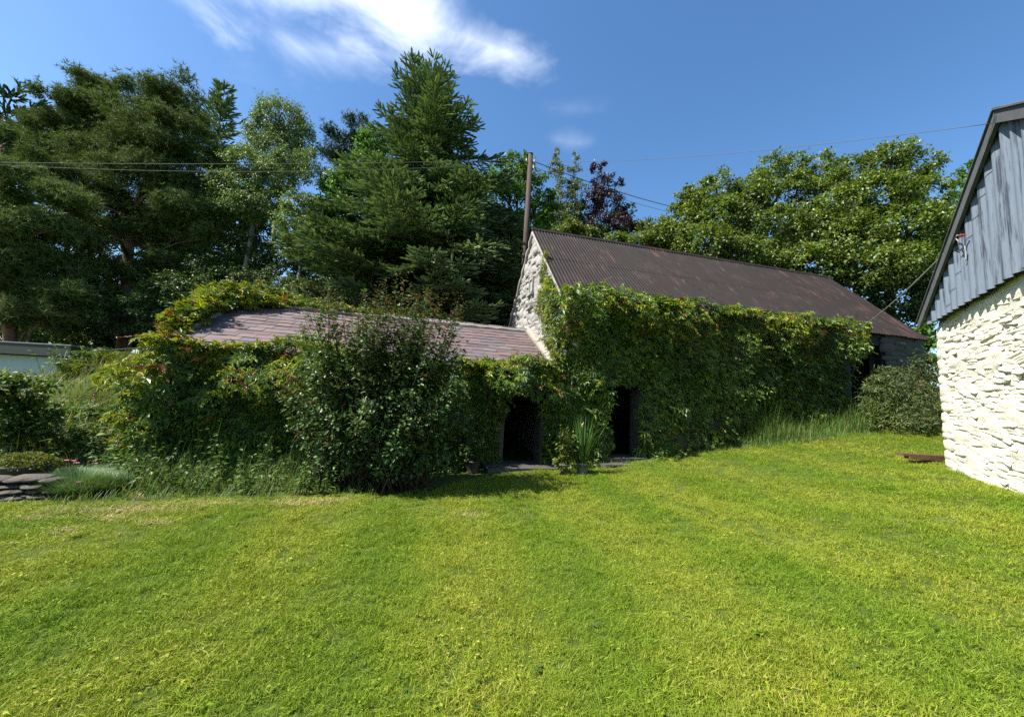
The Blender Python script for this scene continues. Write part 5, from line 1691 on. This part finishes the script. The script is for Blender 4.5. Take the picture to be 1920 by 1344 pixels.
# ------------------------------------------------------------------ rough grass and weeds
def rough_grass(name, label, region, n, hgt, m, lean=.35, curl=.9, width=.010):
    """region(n) -> x, y, local height factor"""
    x, y, hf = region(n)
    base = np.c_[x, y, zg(x, y) - .02]
    mb = MB()
    k = len(x)
    hv = hgt * hf * rng.uniform(.45, 1.15, k)
    blades(mb, base, hv, width * rng.uniform(.6, 1.3, k), rng.random(k) * 6.283, np.abs(rng.normal(0, lean, k)), np.abs(rng.normal(curl, .5, k)), 4)
    # seed stalks
    ks = k // 22
    i = rng.integers(0, k, ks)
    blades(mb, base[i], hv[i] * 1.35, np.full(ks, width * .5), rng.random(ks) * 6.283, np.abs(rng.normal(0, .15, ks)), np.full(ks, .5), 4)
    o = mb.build(name, m, None, False, 'stuff')
    return tag(o, label)
def along_wall(s0, s1, t0, t1, hfun):
    def f(n):
        s = rng.uniform(s0, s1, n)
        t = rng.uniform(0, 1, n) ** 1.0
        lo = t0(s) if callable(t0) else t0
        hi = t1(s) if callable(t1) else t1
        tt = lo + (hi - lo) * t
        q = P0[None] + s[:, None] * D + tt[:, None] * G
        keep = rng.random(n) < .35 + .9 * vnoise(np.c_[q[:, :2] * 2.1, 0 * s])
        return q[keep, 0], q[keep, 1], (hfun(s, tt) * (.55 + .9 * vnoise(np.c_[q[:, :2] * 1.3, 0 * s + 4])))[keep]
    return f
def edge_t(s):
    """distance of the lawn edge before the walls, as t (negative)"""
    ts = np.linspace(-3.2, 0, 80)
    out = []
    for s_ in np.atleast_1d(s):
        q = P0[None] + s_ * D + ts[:, None] * G
        ins_ = q[:, 1] > edge_y(q[:, 0])
        out.append(ts[np.argmax(ins_)] if ins_.any() else -.2)
    return np.array(out)
sg = np.linspace(-10, 13, 93)
eg = edge_t(sg)
et = lambda s: np.interp(s, sg, eg)
rough_grass('tall_grass', 'tall rough grass along the foot of the barn wall', along_wall(4.3, 11.6, lambda s: et(s) - .25, -.05, lambda s, t: np.clip((s - 4) / 1.5, .3, 1) * np.clip(.5 + (t - et(s)) * .9, .35, 1.1)), 9500, .8, L_tall, .35, .9)
rough_grass('tall_grass', 'long green grass at the lawn edge below the shed creeper', along_wall(-7.9, -3.7, lambda s: et(s) - .02, -.3, lambda s, t: np.clip(.32 + (t - et(s)) * .55, .2, .85)), 4200, .58, L_tall, .4, 1.0)
rough_grass('edge_grass', 'thin unmown grass fringe at the foot of the barn creeper', along_wall(.2, 4.6, lambda s: et(s), -.05, lambda s, t: .55 + 0 * s), 900, .28, L_tall, .5, 1.0, .008)
def bank(n):
    x = rng.uniform(-22, -7.6, n)
    y = rng.uniform(6.6, 14.0, n)
    s = (x - P0[0]) * D[0] + (y - P0[1]) * D[1]
    keep = (s < SS - .35) & (rng.random(n) < .3 + vnoise(np.c_[x * 1.1, y * 1.1, 0 * x])) & ~((y > 10.5) & (x < -15.2))
    x, y = x[keep], y[keep]
    return x, y, .5 + .7 * vnoise(np.c_[x * .9, y * .9, 0 * x + 2])
rough_grass('bank_grass', 'rough yellow-green grass on the bank left of the shed', bank, 34000, .55, L_bank, .4, .9, .014)
def bed(n):
    x = rng.uniform(-9.5, -5.4, n)
    lo = edge_y(x) - .03
    y = lo + rng.random(n) ** 1.2 * 1.6
    k = (np.hypot((x + 6.45) / 1.0, y - 5.95) > .58) & (x > -7.1)
    x, y, lo = x[k], y[k], lo[k]
    return x, y, .3 + .5 * np.clip((y - lo), 0, 1)
rough_grass('edge_grass', 'short tufty grass round the rockery at the left lawn edge', bed, 2200, .38, L_bank, .5, 1.0)

def weed(name, label, base, h, nst, leafsz, m, spread=.25, group=None, cat='weed', tmpl=OVAL, per=9, droopy=.3):
    t = thing(name, label, cat, base, group)
    sm, lm = MB(), MB()
    for k in range(nst):
        az = rng.random() * 6.283
        f0 = base + np.array([rng.normal() * spread * .5, rng.normal() * spread * .5, 0])
        hh = h * rng.uniform(.55, 1.05)
        e = f0 + np.array([math.cos(az) * spread * rng.random(), math.sin(az) * spread * rng.random(), hh])
        p = np.array([f0 * (1 - x) + e * x + np.array([math.cos(az), math.sin(az), 0]) * spread * .3 * x * x for x in np.linspace(0, 1, 5)])
        sm.tube(p, np.linspace(.007, .003, 5), 3)
        x = rng.uniform(.2, 1.02, per)
        q = f0 + (e - f0) * x[:, None] + np.array([math.cos(az), math.sin(az), 0]) * (spread * .3 * x * x)[:, None]
        a2 = rng.random(per) * 6.283
        out = np.c_[np.cos(a2), np.sin(a2), rng.uniform(-.4, .4, per) - droopy * .5]
        lm.scatter(tmpl[0], tmpl[1], q, unit(out), unit(Zv * 1.0 + rng.normal(size=(per, 3)) * .35), leafsz * rng.uniform(.6, 1.2, per) * (1.15 - .5 * x))
    sm.build('stem', L_weed, t)
    lm.build('foliage', m, t)
    return t
for i, (x, y, Y, h, ns, lab) in enumerate([
        (370, 930, 6.35, .45, 9, 'low weed clump right at the lawn edge below the thin nettles'), (455, 932, 6.4, .5, 9, 'low nettle clump at the lawn edge under the pale-leaved clump'), (600, 928, 6.6, .55, 9, 'weed clump half hidden by the left side of the big shrub'), (335, 930, 6.5, .55, 9, 'leafy nettle clump at the lawn edge, first right of the yellow shed corner'), (430, 930, 6.6, .75, 10, 'tallest nettle clump in the long grass below the shed creeper'),
        (480, 925, 6.9, .95, 7, 'nettle clump with big pale leaves against the dark creeper'), (395, 930, 7.2, 1.05, 6, 'thin tall nettle stems close to the shed creeper'),
        (560, 930, 6.5, .5, 8, 'low nettle clump at the left foot of the big shrub'), (265, 935, 6.2, .55, 10, 'bushy weed clump between dianthus cushion and long grass'),
        (300, 930, 6.9, .8, 9, 'weed clump under the yellow creeper corner of the shed'), (520, 925, 6.7, .7, 7, 'nettle clump between the shrub and the tall nettles'), (235, 915, 6.6, .5, 10, 'low yellowish weed clump beside the dianthus cushion')]):
    weed('nettle', lab, place(x, y, Y), h, ns, .105, L_weed, .22, 'weeds before the slate shed')
for x, y, Y, h, ns, lz, lab in [(1262, 858, 9.75, .35, 9, .10, 'low leafy weed right of the barn doorway'), (1290, 852, 9.9, .55, 8, .09, 'weed with pale stems at the foot of the barn creeper'), (1330, 846, 10.2, .4, 8, .09, 'dark leafy weed where the barn grass begins'),
                                (1250, 862, 9.5, .22, 8, .09, 'smallest weed at the lawn edge by the barn door')]:
    weed('dock_weed', lab, place(x, y, Y), h, ns, lz, L_weed, .22, 'weeds before the barn')
# large-leaved plants on the low bank at the left
for x, y, Y, h, ns, lz, lab in [(120, 840, 7.6, .75, 14, .17, 'bramble with broad pale leaves above the pink flowers'), (165, 820, 8.0, .8, 14, .16, 'bramble clump half way up the left bank'), (205, 850, 7.5, .8, 12, .15, 'bramble touching the yellow corner of the shed creeper'),
                                (110, 770, 8.8, .6, 14, .15, 'bramble on the bank top behind the dark left bush'), (180, 772, 9.0, .6, 14, .14, 'brownish bramble below the bank grass'), (225, 890, 6.9, .5, 12, .13, 'low bramble behind the weed clump')]:
    weed('bramble', lab, place(x, y, Y), h, ns, lz, L_weed, .5, 'brambles on the left bank', 'bramble', OVAL, 14)

# ferns
def fern(label, base, n, L, m=L_fern):
    t = thing('fern', label, 'fern', base, 'ferns on the left bank')
    for k in range(n):
        az = 6.283 * k / n + rng.normal() * .3
        dh = np.array([math.cos(az), math.sin(az), 0])
        s_ = np.linspace(0, 1, 12)
        p = base + np.outer(s_ * L * .6, dh) + np.outer(L * (s_ * .95 - .55 * s_ ** 2.4), Zv)
        mb = MB()
        mb.tube(p[::3], [.006, .005, .004, .002], 3)
        tg = unit(np.gradient(p, axis=0))
        sd = unit(np.cross(tg, Zv))
        for sg_ in (-1, 1):
            q = p[2:]
            mb.scatter(*DIAMOND, q, unit(sd[2:] * sg_ + tg[2:] * .35), unit(np.cross(sd[2:], tg[2:]) + rng.normal(size=(10, 3)) * .2), L * .2 * np.sin(np.clip(1.15 - s_[2:], 0, 1) * 1.9) + .02)
        mb.build('frond', m, t)
for x, y, Y, n, L, lab in [(150, 690, 11.3, 7, .7, 'tall fern beside the outbuilding corner'), (178, 690, 11.6, 7, .9, 'fern in front of the fence post'), (210, 670, 12.2, 7, .8, 'fern at the top of the bank near the creeper'), (120, 745, 10.6, 6, .8, 'fern below the outbuilding wall')]:
    fern(lab, place(x, y, Y), n, L)
for x, y, Y, h, lab in [(200, 660, 12.6, .6, 'leafy bush on the bank top under the fence wire'), (130, 715, 12.0, .9, 'reddish-stemmed bush against the outbuilding wall')]:
    weed('bank_bush', lab, place(x, y, Y), h, 40, .12, L_weed, .7, None, 'bush', OVAL, 12)
# fence post and wires
fpb = place(190, 690, 12.9)
ft = at(190, 652, 12.9)
tag(MB().tube([fpb - Zv * .2, ft], [.05, .05], 8).build('fence_post', M_concrete, None, True), 'single pale fence post on the bank top', 'post')
wire(ft - Zv * .08, BP(SS + .1, 4.5, 3.3), .05, .006, 'fence_wire', 'single fence wire from the pale post to the shed creeper', M_wire_pale, 'wire')
# foxglove
fb = place(180, 765, 9.2)
fx_ = thing('foxglove', 'single purple foxglove spike on the left bank', 'flower', fb)
ftop = at(178, 728, 9.2)
MB().tube([fb, ftop], [.008, .004], 4).build('stem', L_weed, fx_)
mb = MB()
for k in range(16):
    f = .45 + .55 * k / 16
    a = k * 2.4
    o_ = fb + (ftop - fb) * f
    mb.tube([o_, o_ + np.array([math.cos(a) * .022, math.sin(a) * .022, -.012]), o_ + np.array([math.cos(a) * .035, math.sin(a) * .035, -.03])], [.004, .009, .012], 5)
mb.build('flower', M_purple, fx_)
MB().scatter(*OVAL, np.repeat(fb[None], 8, 0) + Zv * .05, unit(np.c_[rng.normal(size=(8, 2)), np.full(8, .4)]), np.repeat(Zv[None], 8, 0), rng.uniform(.15, .25, 8)).build('leaf', L_weed, fx_)

# dark bush on the far left
lb_ = [lobe_px(*p) for p in [(20, 745, 7.3, 46, 40), (55, 735, 7.4, 36, 36), (-20, 760, 7.2, 50, 60), (60, 790, 7.5, 34, 40), (15, 810, 7.2, 60, 44)]]
broadleaf('leafy_bush', 'leafy bush with brownish pale top leaves at the far left', lb_, 5200, .085, L_weed, B_vine, (lb_[0][0][0], 7.4), .05, 'bush', tmpl=OVAL, twigs=50)
mb = MB()
leaf_cloud(mb, [lobe_px(20, 722, 7.2, 46, 22), lobe_px(60, 728, 7.3, 30, 20)], 420, .09, OVAL)
mb.build('young_leaves' if False else 'tip_foliage', L_bank, bpy.data.objects['leafy_bush'], False)

# the bush between the barn end and the cream barn
lb_ = [lobe_px(*p) for p in [(1700, 720, 10.6, 50, 40), (1740, 700, 10.6, 36, 44), (1670, 760, 10.2, 44, 36), (1730, 770, 10.0, 44, 40), (1660, 730, 10.4, 30, 30), (1690, 790, 9.9, 50, 24)]]
broadleaf('buddleia_bush', 'straggly olive bush at the barn right end beside the cream barn', lb_, 9000, .11, L_bud, B_vine, (lb_[0][0][0], 10.5), .05, 'bush', tmpl=([(0, 0, 0), (.5, -.13, .05), (1, 0, -.08), (.5, .13, .05)], [(0, 1, 2), (0, 2, 3)]), twigs=90)
bq = at(1730, 733, 10.2)
bl = MB()
for k in range(14):
    bl.tube([bq + np.array([rng.normal() * .012, rng.normal() * .012, .012 * k]), bq + np.array([rng.normal() * .03, rng.normal() * .03, .012 * k + .01])], [.02, .012], 4)
bl.build('flower', M_purple, bpy.data.objects['buddleia_bush'])
weed('lime_weed', 'bright yellow-green leafy stem in front of the olive bush', place(1655, 800, 10.0), 1.0, 8, .13, L_lime, .3, None, 'weed', OVAL, 10)

# ------------------------------------------------------------------ pots
def pot(t, b, r, h, m, name='pot'):
    mb = MB()
    prof = [(r * .74, 0), (r * .97, h * .86), (r * 1.06, h * .87), (r * 1.06, h), (r * .96, h), (r * .92, h * .90)]
    n = 20
    V = [b + np.array([math.cos(a) * q[0], math.sin(a) * q[0], q[1]]) for q in prof for a in np.arange(n) * 6.2832 / n]
    Q = [(k * n + i, k * n + (i + 1) % n, (k + 1) * n + (i + 1) % n, (k + 1) * n + i) for k in range(len(prof) - 1) for i in range(n)]
    mb.add(V, None, Q)
    o = mb.build(name, m, t, True)
    V = [b + np.array([math.cos(a) * r * .925, math.sin(a) * r * .925, h * .905]) for a in np.arange(n) * 6.2832 / n]
    MB().add(V + [b + np.array([0, 0, h * .93])], [(i, (i + 1) % n, n) for i in range(n)]).build('soil', M_soil, t, True)
    return o
pb1 = place(1092, 880, 8.5)
ip = thing('potted_iris', 'grey plastic pot of tall iris blades between the two doorways', 'potted plant', pb1)
pot(ip, pb1, .135, .24, M_pot_grey)
for k in range(84):
    mb = MB()
    a = rng.random() * 6.283
    side = 1 if k > 8 else 2.2
    blades(mb, (pb1 + np.array([math.cos(a) * .07, math.sin(a) * .07, .21]))[None], np.array([rng.uniform(.6, 1.12)]), np.array([.042]), np.array([a if k > 8 else rng.uniform(-.5, .5)]), np.array([abs(rng.normal(.10, .10)) * side]), np.array([abs(rng.normal(.22, .2)) * side]), 5)
    mb.build('leaf', L_iris, ip)
for k, (a, L) in enumerate(((-.2, .62), (.15, .56), (.5, .5))):
    mb = MB()
    blades(mb, (pb1 + np.array([.05, 0, .24]))[None], np.array([L]), np.array([.022]), np.array([a]), np.array([.75]), np.array([.55]), 5)
    mb.build('leaf', L_bank, ip)
e_ = pb1 + np.array([-.03, -.02, 1.06])
MB().tube([pb1 + Zv * .22, e_], [.006, .004], 4).build('stalk', L_iris, ip)
MB().tube([e_ - Zv * .08, e_ - Zv * .03, e_ + np.array([.02, 0, .03])], [.012, .022, .006], 6).scatter(*OVAL, np.repeat(e_[None], 4, 0), unit(rng.normal(size=(4, 3)) - Zv), rvec(4), np.full(4, .07)).build('flower', M_yel, ip)
mb = MB()
n = 150
d_ = rvec(n) * np.array([.17, .15, .09])
mb.scatter(*OVAL, pb1 + np.array([0, -.02, .27]) + d_, unit(d_ + rng.normal(size=(n, 3)) * .1), unit(Zv + rng.normal(size=(n, 3)) * .4), rng.uniform(.04, .075, n))
mb.build('foliage', L_lime, ip)
pb2 = place(1060, 880, 8.42)
p2 = thing('potted_shrub', 'dark pot with leafy light green shrub left of the iris pot', 'potted plant', pb2)
pot(p2, pb2, .125, .23, M_pot_dark)
sm, lm = MB(), MB()
for k in range(26):
    a = rng.random() * 6.283
    hh = rng.uniform(.3, .78)
    e_ = pb2 + np.array([math.cos(a) * .20 * rng.random() + .02, math.sin(a) * .16 * rng.random(), .2 + hh])
    sm.tube([pb2 + Zv * .2, (pb2 + e_) / 2 + np.array([math.cos(a) * .05, math.sin(a) * .05, .12]), e_], [.007, .005, .003], 4)
    m_ = 16
    f = rng.uniform(.3, 1.02, m_)[:, None]
    q = (pb2 + Zv * .2) * (1 - f) + e_ * f + rng.normal(size=(m_, 3)) * .035
    lm.scatter(*OVAL, q, unit(rng.normal(size=(m_, 3)) + np.array([math.cos(a), math.sin(a), -.1])), unit(Zv + rng.normal(size=(m_, 3)) * .45), rng.uniform(.05, .09, m_))
n = 170
d_ = rvec(n) * np.array([.22, .17, .12])
lm.scatter(*OVAL, pb2 + np.array([-.02, -.03, .27]) + d_, unit(d_ + rng.normal(size=(n, 3)) * .1 - Zv * .05), unit(Zv + rng.normal(size=(n, 3)) * .4), rng.uniform(.05, .085, n))
sm.build('stem', B_vine, p2)
lm.build('foliage', L_lime, p2)
pb3 = place(885, 900, 8.6)
p3 = thing('potted_plant', 'dark potted plant in shade left of the shed doorway', 'potted plant', pb3)
pot(p3, pb3, .15, .24, M_pot_dark)
n = 420
d_ = rvec(n) * np.array([.28, .22, .24]) * rng.uniform(.5, 1, (n, 1))
MB().scatter(*OVAL, pb3 + np.array([0, 0, .46]) + d_, unit(d_ + rng.normal(size=(n, 3)) * .1), unit(Zv + rng.normal(size=(n, 3)) * .4), rng.uniform(.06, .11, n)).build('foliage', L_dark, p3)  # dark leaf colour stands in for the shade of the big shrub
MB().tube([pb3 + Zv * .2, pb3 + Zv * .5], [.01, .006], 4).build('stem', B_vine, p3)

# ------------------------------------------------------------------ rockery, stone bowl, dianthus
rk = thing('rockery_wall', 'low dry-stone rockery edge at the far left of the lawn', 'rockery', place(40, 930, 5.9))
garden_stones = [stone_mesh('flat_stone', M_stone, 400 + i) for i in range(8)]
ra, rb_ = ghit(-70, 938), ghit(96, 934)
ux = unit((rb_ - ra) * np.array([1, 1, 0]))
oy = np.array([ux[1], -ux[0], 0])
Lr = np.linalg.norm((rb_ - ra)[:2])
for row in range(4):
    u = -.2 + (row % 2) * .1
    while u < Lr:
        w_ = rnd.uniform(.14, .34)
        if row == 3: w_ *= 1.25
        h_ = rnd.uniform(.04, .085)
        q = ra + ux * (u + w_ / 2) - oy * (.06 + .04 * row + rnd.uniform(-.03, .05))
        q[2] = zg1(q[0], q[1]) + .01 + row * .066 + rnd.uniform(-.01, .01)
        link('stone', rnd.choice(garden_stones), rk, None, frame(ux * w_, unit(oy + Zv * rnd.uniform(-.1, .2)) * .22, Zv * h_ * 1.05, q))
        u += w_ * rnd.uniform(.9, 1.05)
bb = at(45, 890, 6.2)
bowl = thing('stone_bowl', 'dark stone bowl planted with a green cushion on the rockery', 'planter', bb - Zv * .03)
mb = MB()
prof = [(.20, -.06), (.29, .02), (.345, .12), (.36, .16), (.33, .17), (.30, .13), (.02, .12)]
n = 22
V = [bb + np.array([math.cos(a) * q[0] * (1 + .03 * math.sin(3 * a)), math.sin(a) * q[0], q[1]]) for q in prof for a in np.arange(n) * 6.2832 / n]
mb.add(V, None, [(k * n + i, k * n + (i + 1) % n, (k + 1) * n + (i + 1) % n, (k + 1) * n + i) for k in range(len(prof) - 1) for i in range(n)])
mb.build('bowl', M_pot_dark, bowl, True)
mb = MB()
n = 3800
d_ = rvec(n)
d_[:, 2] = np.abs(d_[:, 2])
sp_ = np.array([.40, .34, .20]) * (.85 + .3 * vnoise(d_ * 3 + 4))[:, None]
mb.scatter(*OVAL, bb + Zv * .12 + d_ * sp_ * (.8 + .2 * rng.random((n, 1))), unit(d_ + rng.normal(size=(n, 3)) * .7), unit(d_ + rng.normal(size=(n, 3)) * .4), rng.uniform(.02, .045, n))
mb.build('cushion', L_thyme, bowl)
def dianthus(label, b, rx, ry, h, nb, flowers):
    t = thing('dianthus_plant', label, 'plant', b)
    mb = MB()
    r = np.sqrt(rng.random(nb))
    a = rng.random(nb) * 6.283
    base = b + np.c_[r * np.cos(a) * rx * .8, r * np.sin(a) * ry * .8, np.zeros(nb)]
    blades(mb, base, h * rng.uniform(.7, 1.15, nb) * (1.1 - .35 * r), np.full(nb, .0075), a, .15 + r * .75, rng.uniform(.1, .8, nb), 3)
    mb.build('foliage', L_dian, t)
    for p in flowers:
        fl = MB()
        fl.tube([np.array([p[0], p[1], b[2] + .05]), p], [.003, .002], 3)
        a = np.arange(7) * 6.283 / 7
        fl.scatter(*OVAL, np.repeat(p[None], 7, 0), np.c_[np.cos(a), np.sin(a), np.full(7, .25)], np.c_[np.cos(a) * -.3, np.sin(a) * -.3, np.ones(7)], np.full(7, .042))
        fl.build('flower', M_pink, t)
dianthus('large grey-green dianthus cushion with one pink flower at the lawn edge', place(150, 932, 6.0), .50, .40, .42, 5200, [at(148, 904, 5.75)])
dianthus('small pink-flowered dianthus behind the grey-green cushion', place(140, 880, 6.9), .45, .25, .16, 900, [at(108, 866, 6.85), at(125, 863, 6.95), at(138, 864, 6.8), at(144, 868, 6.75), at(178, 869, 6.85)])
# strap leaves and pale dead leaves fringing the bed
mb = MB()
n = 60
q = np.array([ghit(rnd.uniform(215, 300), rnd.uniform(925, 942)) for _ in range(n)])
blades(mb, q, rng.uniform(.12, .26, n), np.full(n, .016), rng.random(n) * 6.283, rng.uniform(.3, 1.1, n), rng.uniform(.5, 1.4, n), 4)
tag(mb.build('strap_leaves', L_bank, None, False, 'stuff'), 'yellowing strap leaves at the lawn edge')
# straw-coloured dead grass lying along the upper lawn edge
mb = MB()
q = []
for x, y, sx, sy, k in [(130, 962, 60, 9, 420), (260, 958, 90, 9, 700), (290, 985, 26, 6, 160), (430, 948, 110, 6, 800), (560, 946, 80, 6, 500), (640, 940, 40, 5, 240), (220, 975, 50, 7, 240), (60, 975, 50, 6, 200), (1010, 905, 40, 6, 200), (950, 922, 30, 5, 120), (120, 1000, 30, 5, 120), (880, 970, 36, 5, 110)]:
    c_ = ghit(x, y)
    u_ = ghit(x + sx, y) - c_
    v_ = ghit(x, y + sy) - c_
    g_ = rng.normal(size=(k, 2)) * .6
    q.append(c_ + g_[:, :1] * u_ + g_[:, 1:] * v_)
q = np.vstack(q)
q[:, 2] = zg(q[:, 0], q[:, 1]) + rng.uniform(.012, .035, len(q))
n = len(q)
blades(mb, q, rng.uniform(.04, .10, n), rng.uniform(.003, .006, n), rng.random(n) * 6.283, rng.uniform(1.0, 1.5, n), rng.uniform(.1, .5, n), 2)
L_straw = leafmat('straw', [(0, (.26, .20, .08)), (.6, (.36, .28, .13)), (1, (.46, .37, .2))], .15, .7, .1)
tag(mb.build('dead_grass', L_straw, None, False, 'stuff'), 'straw-coloured dead grass along the lawn edge by the beds')
# broad weed leaves pressed into the lawn
mb = MB()
for x, y, k in [(rnd.uniform(60, 1880), 985 + 350 * rnd.random() ** .8, rnd.randint(3, 6)) for _ in range(90)] + [(1343, 1258, 5), (1480, 1120, 3), (560, 1020, 3), (330, 1120, 4), (1120, 1180, 4), (900, 1290, 5), (1700, 1180, 4), (250, 1250, 4), (620, 1210, 4), (1290, 1050, 3), (1560, 1290, 4), (760, 1110, 3), (1010, 1265, 5)]:
    q = ghit(x, y)
    a = rng.random(k) * 6.283
    mb.scatter(*OVAL, np.repeat(q[None], k, 0) + np.c_[rng.normal(size=(k, 2)) * .015, rng.uniform(.018, .035, k)], np.c_[np.cos(a), np.sin(a), np.full(k, .15)], np.c_[-np.cos(a) * .1, -np.sin(a) * .1, np.ones(k)], rng.uniform(.022, .05, k))
tag(mb.build('lawn_weeds', L_weed, None, False, 'stuff'), 'flat broad weed leaves scattered through the lawn')
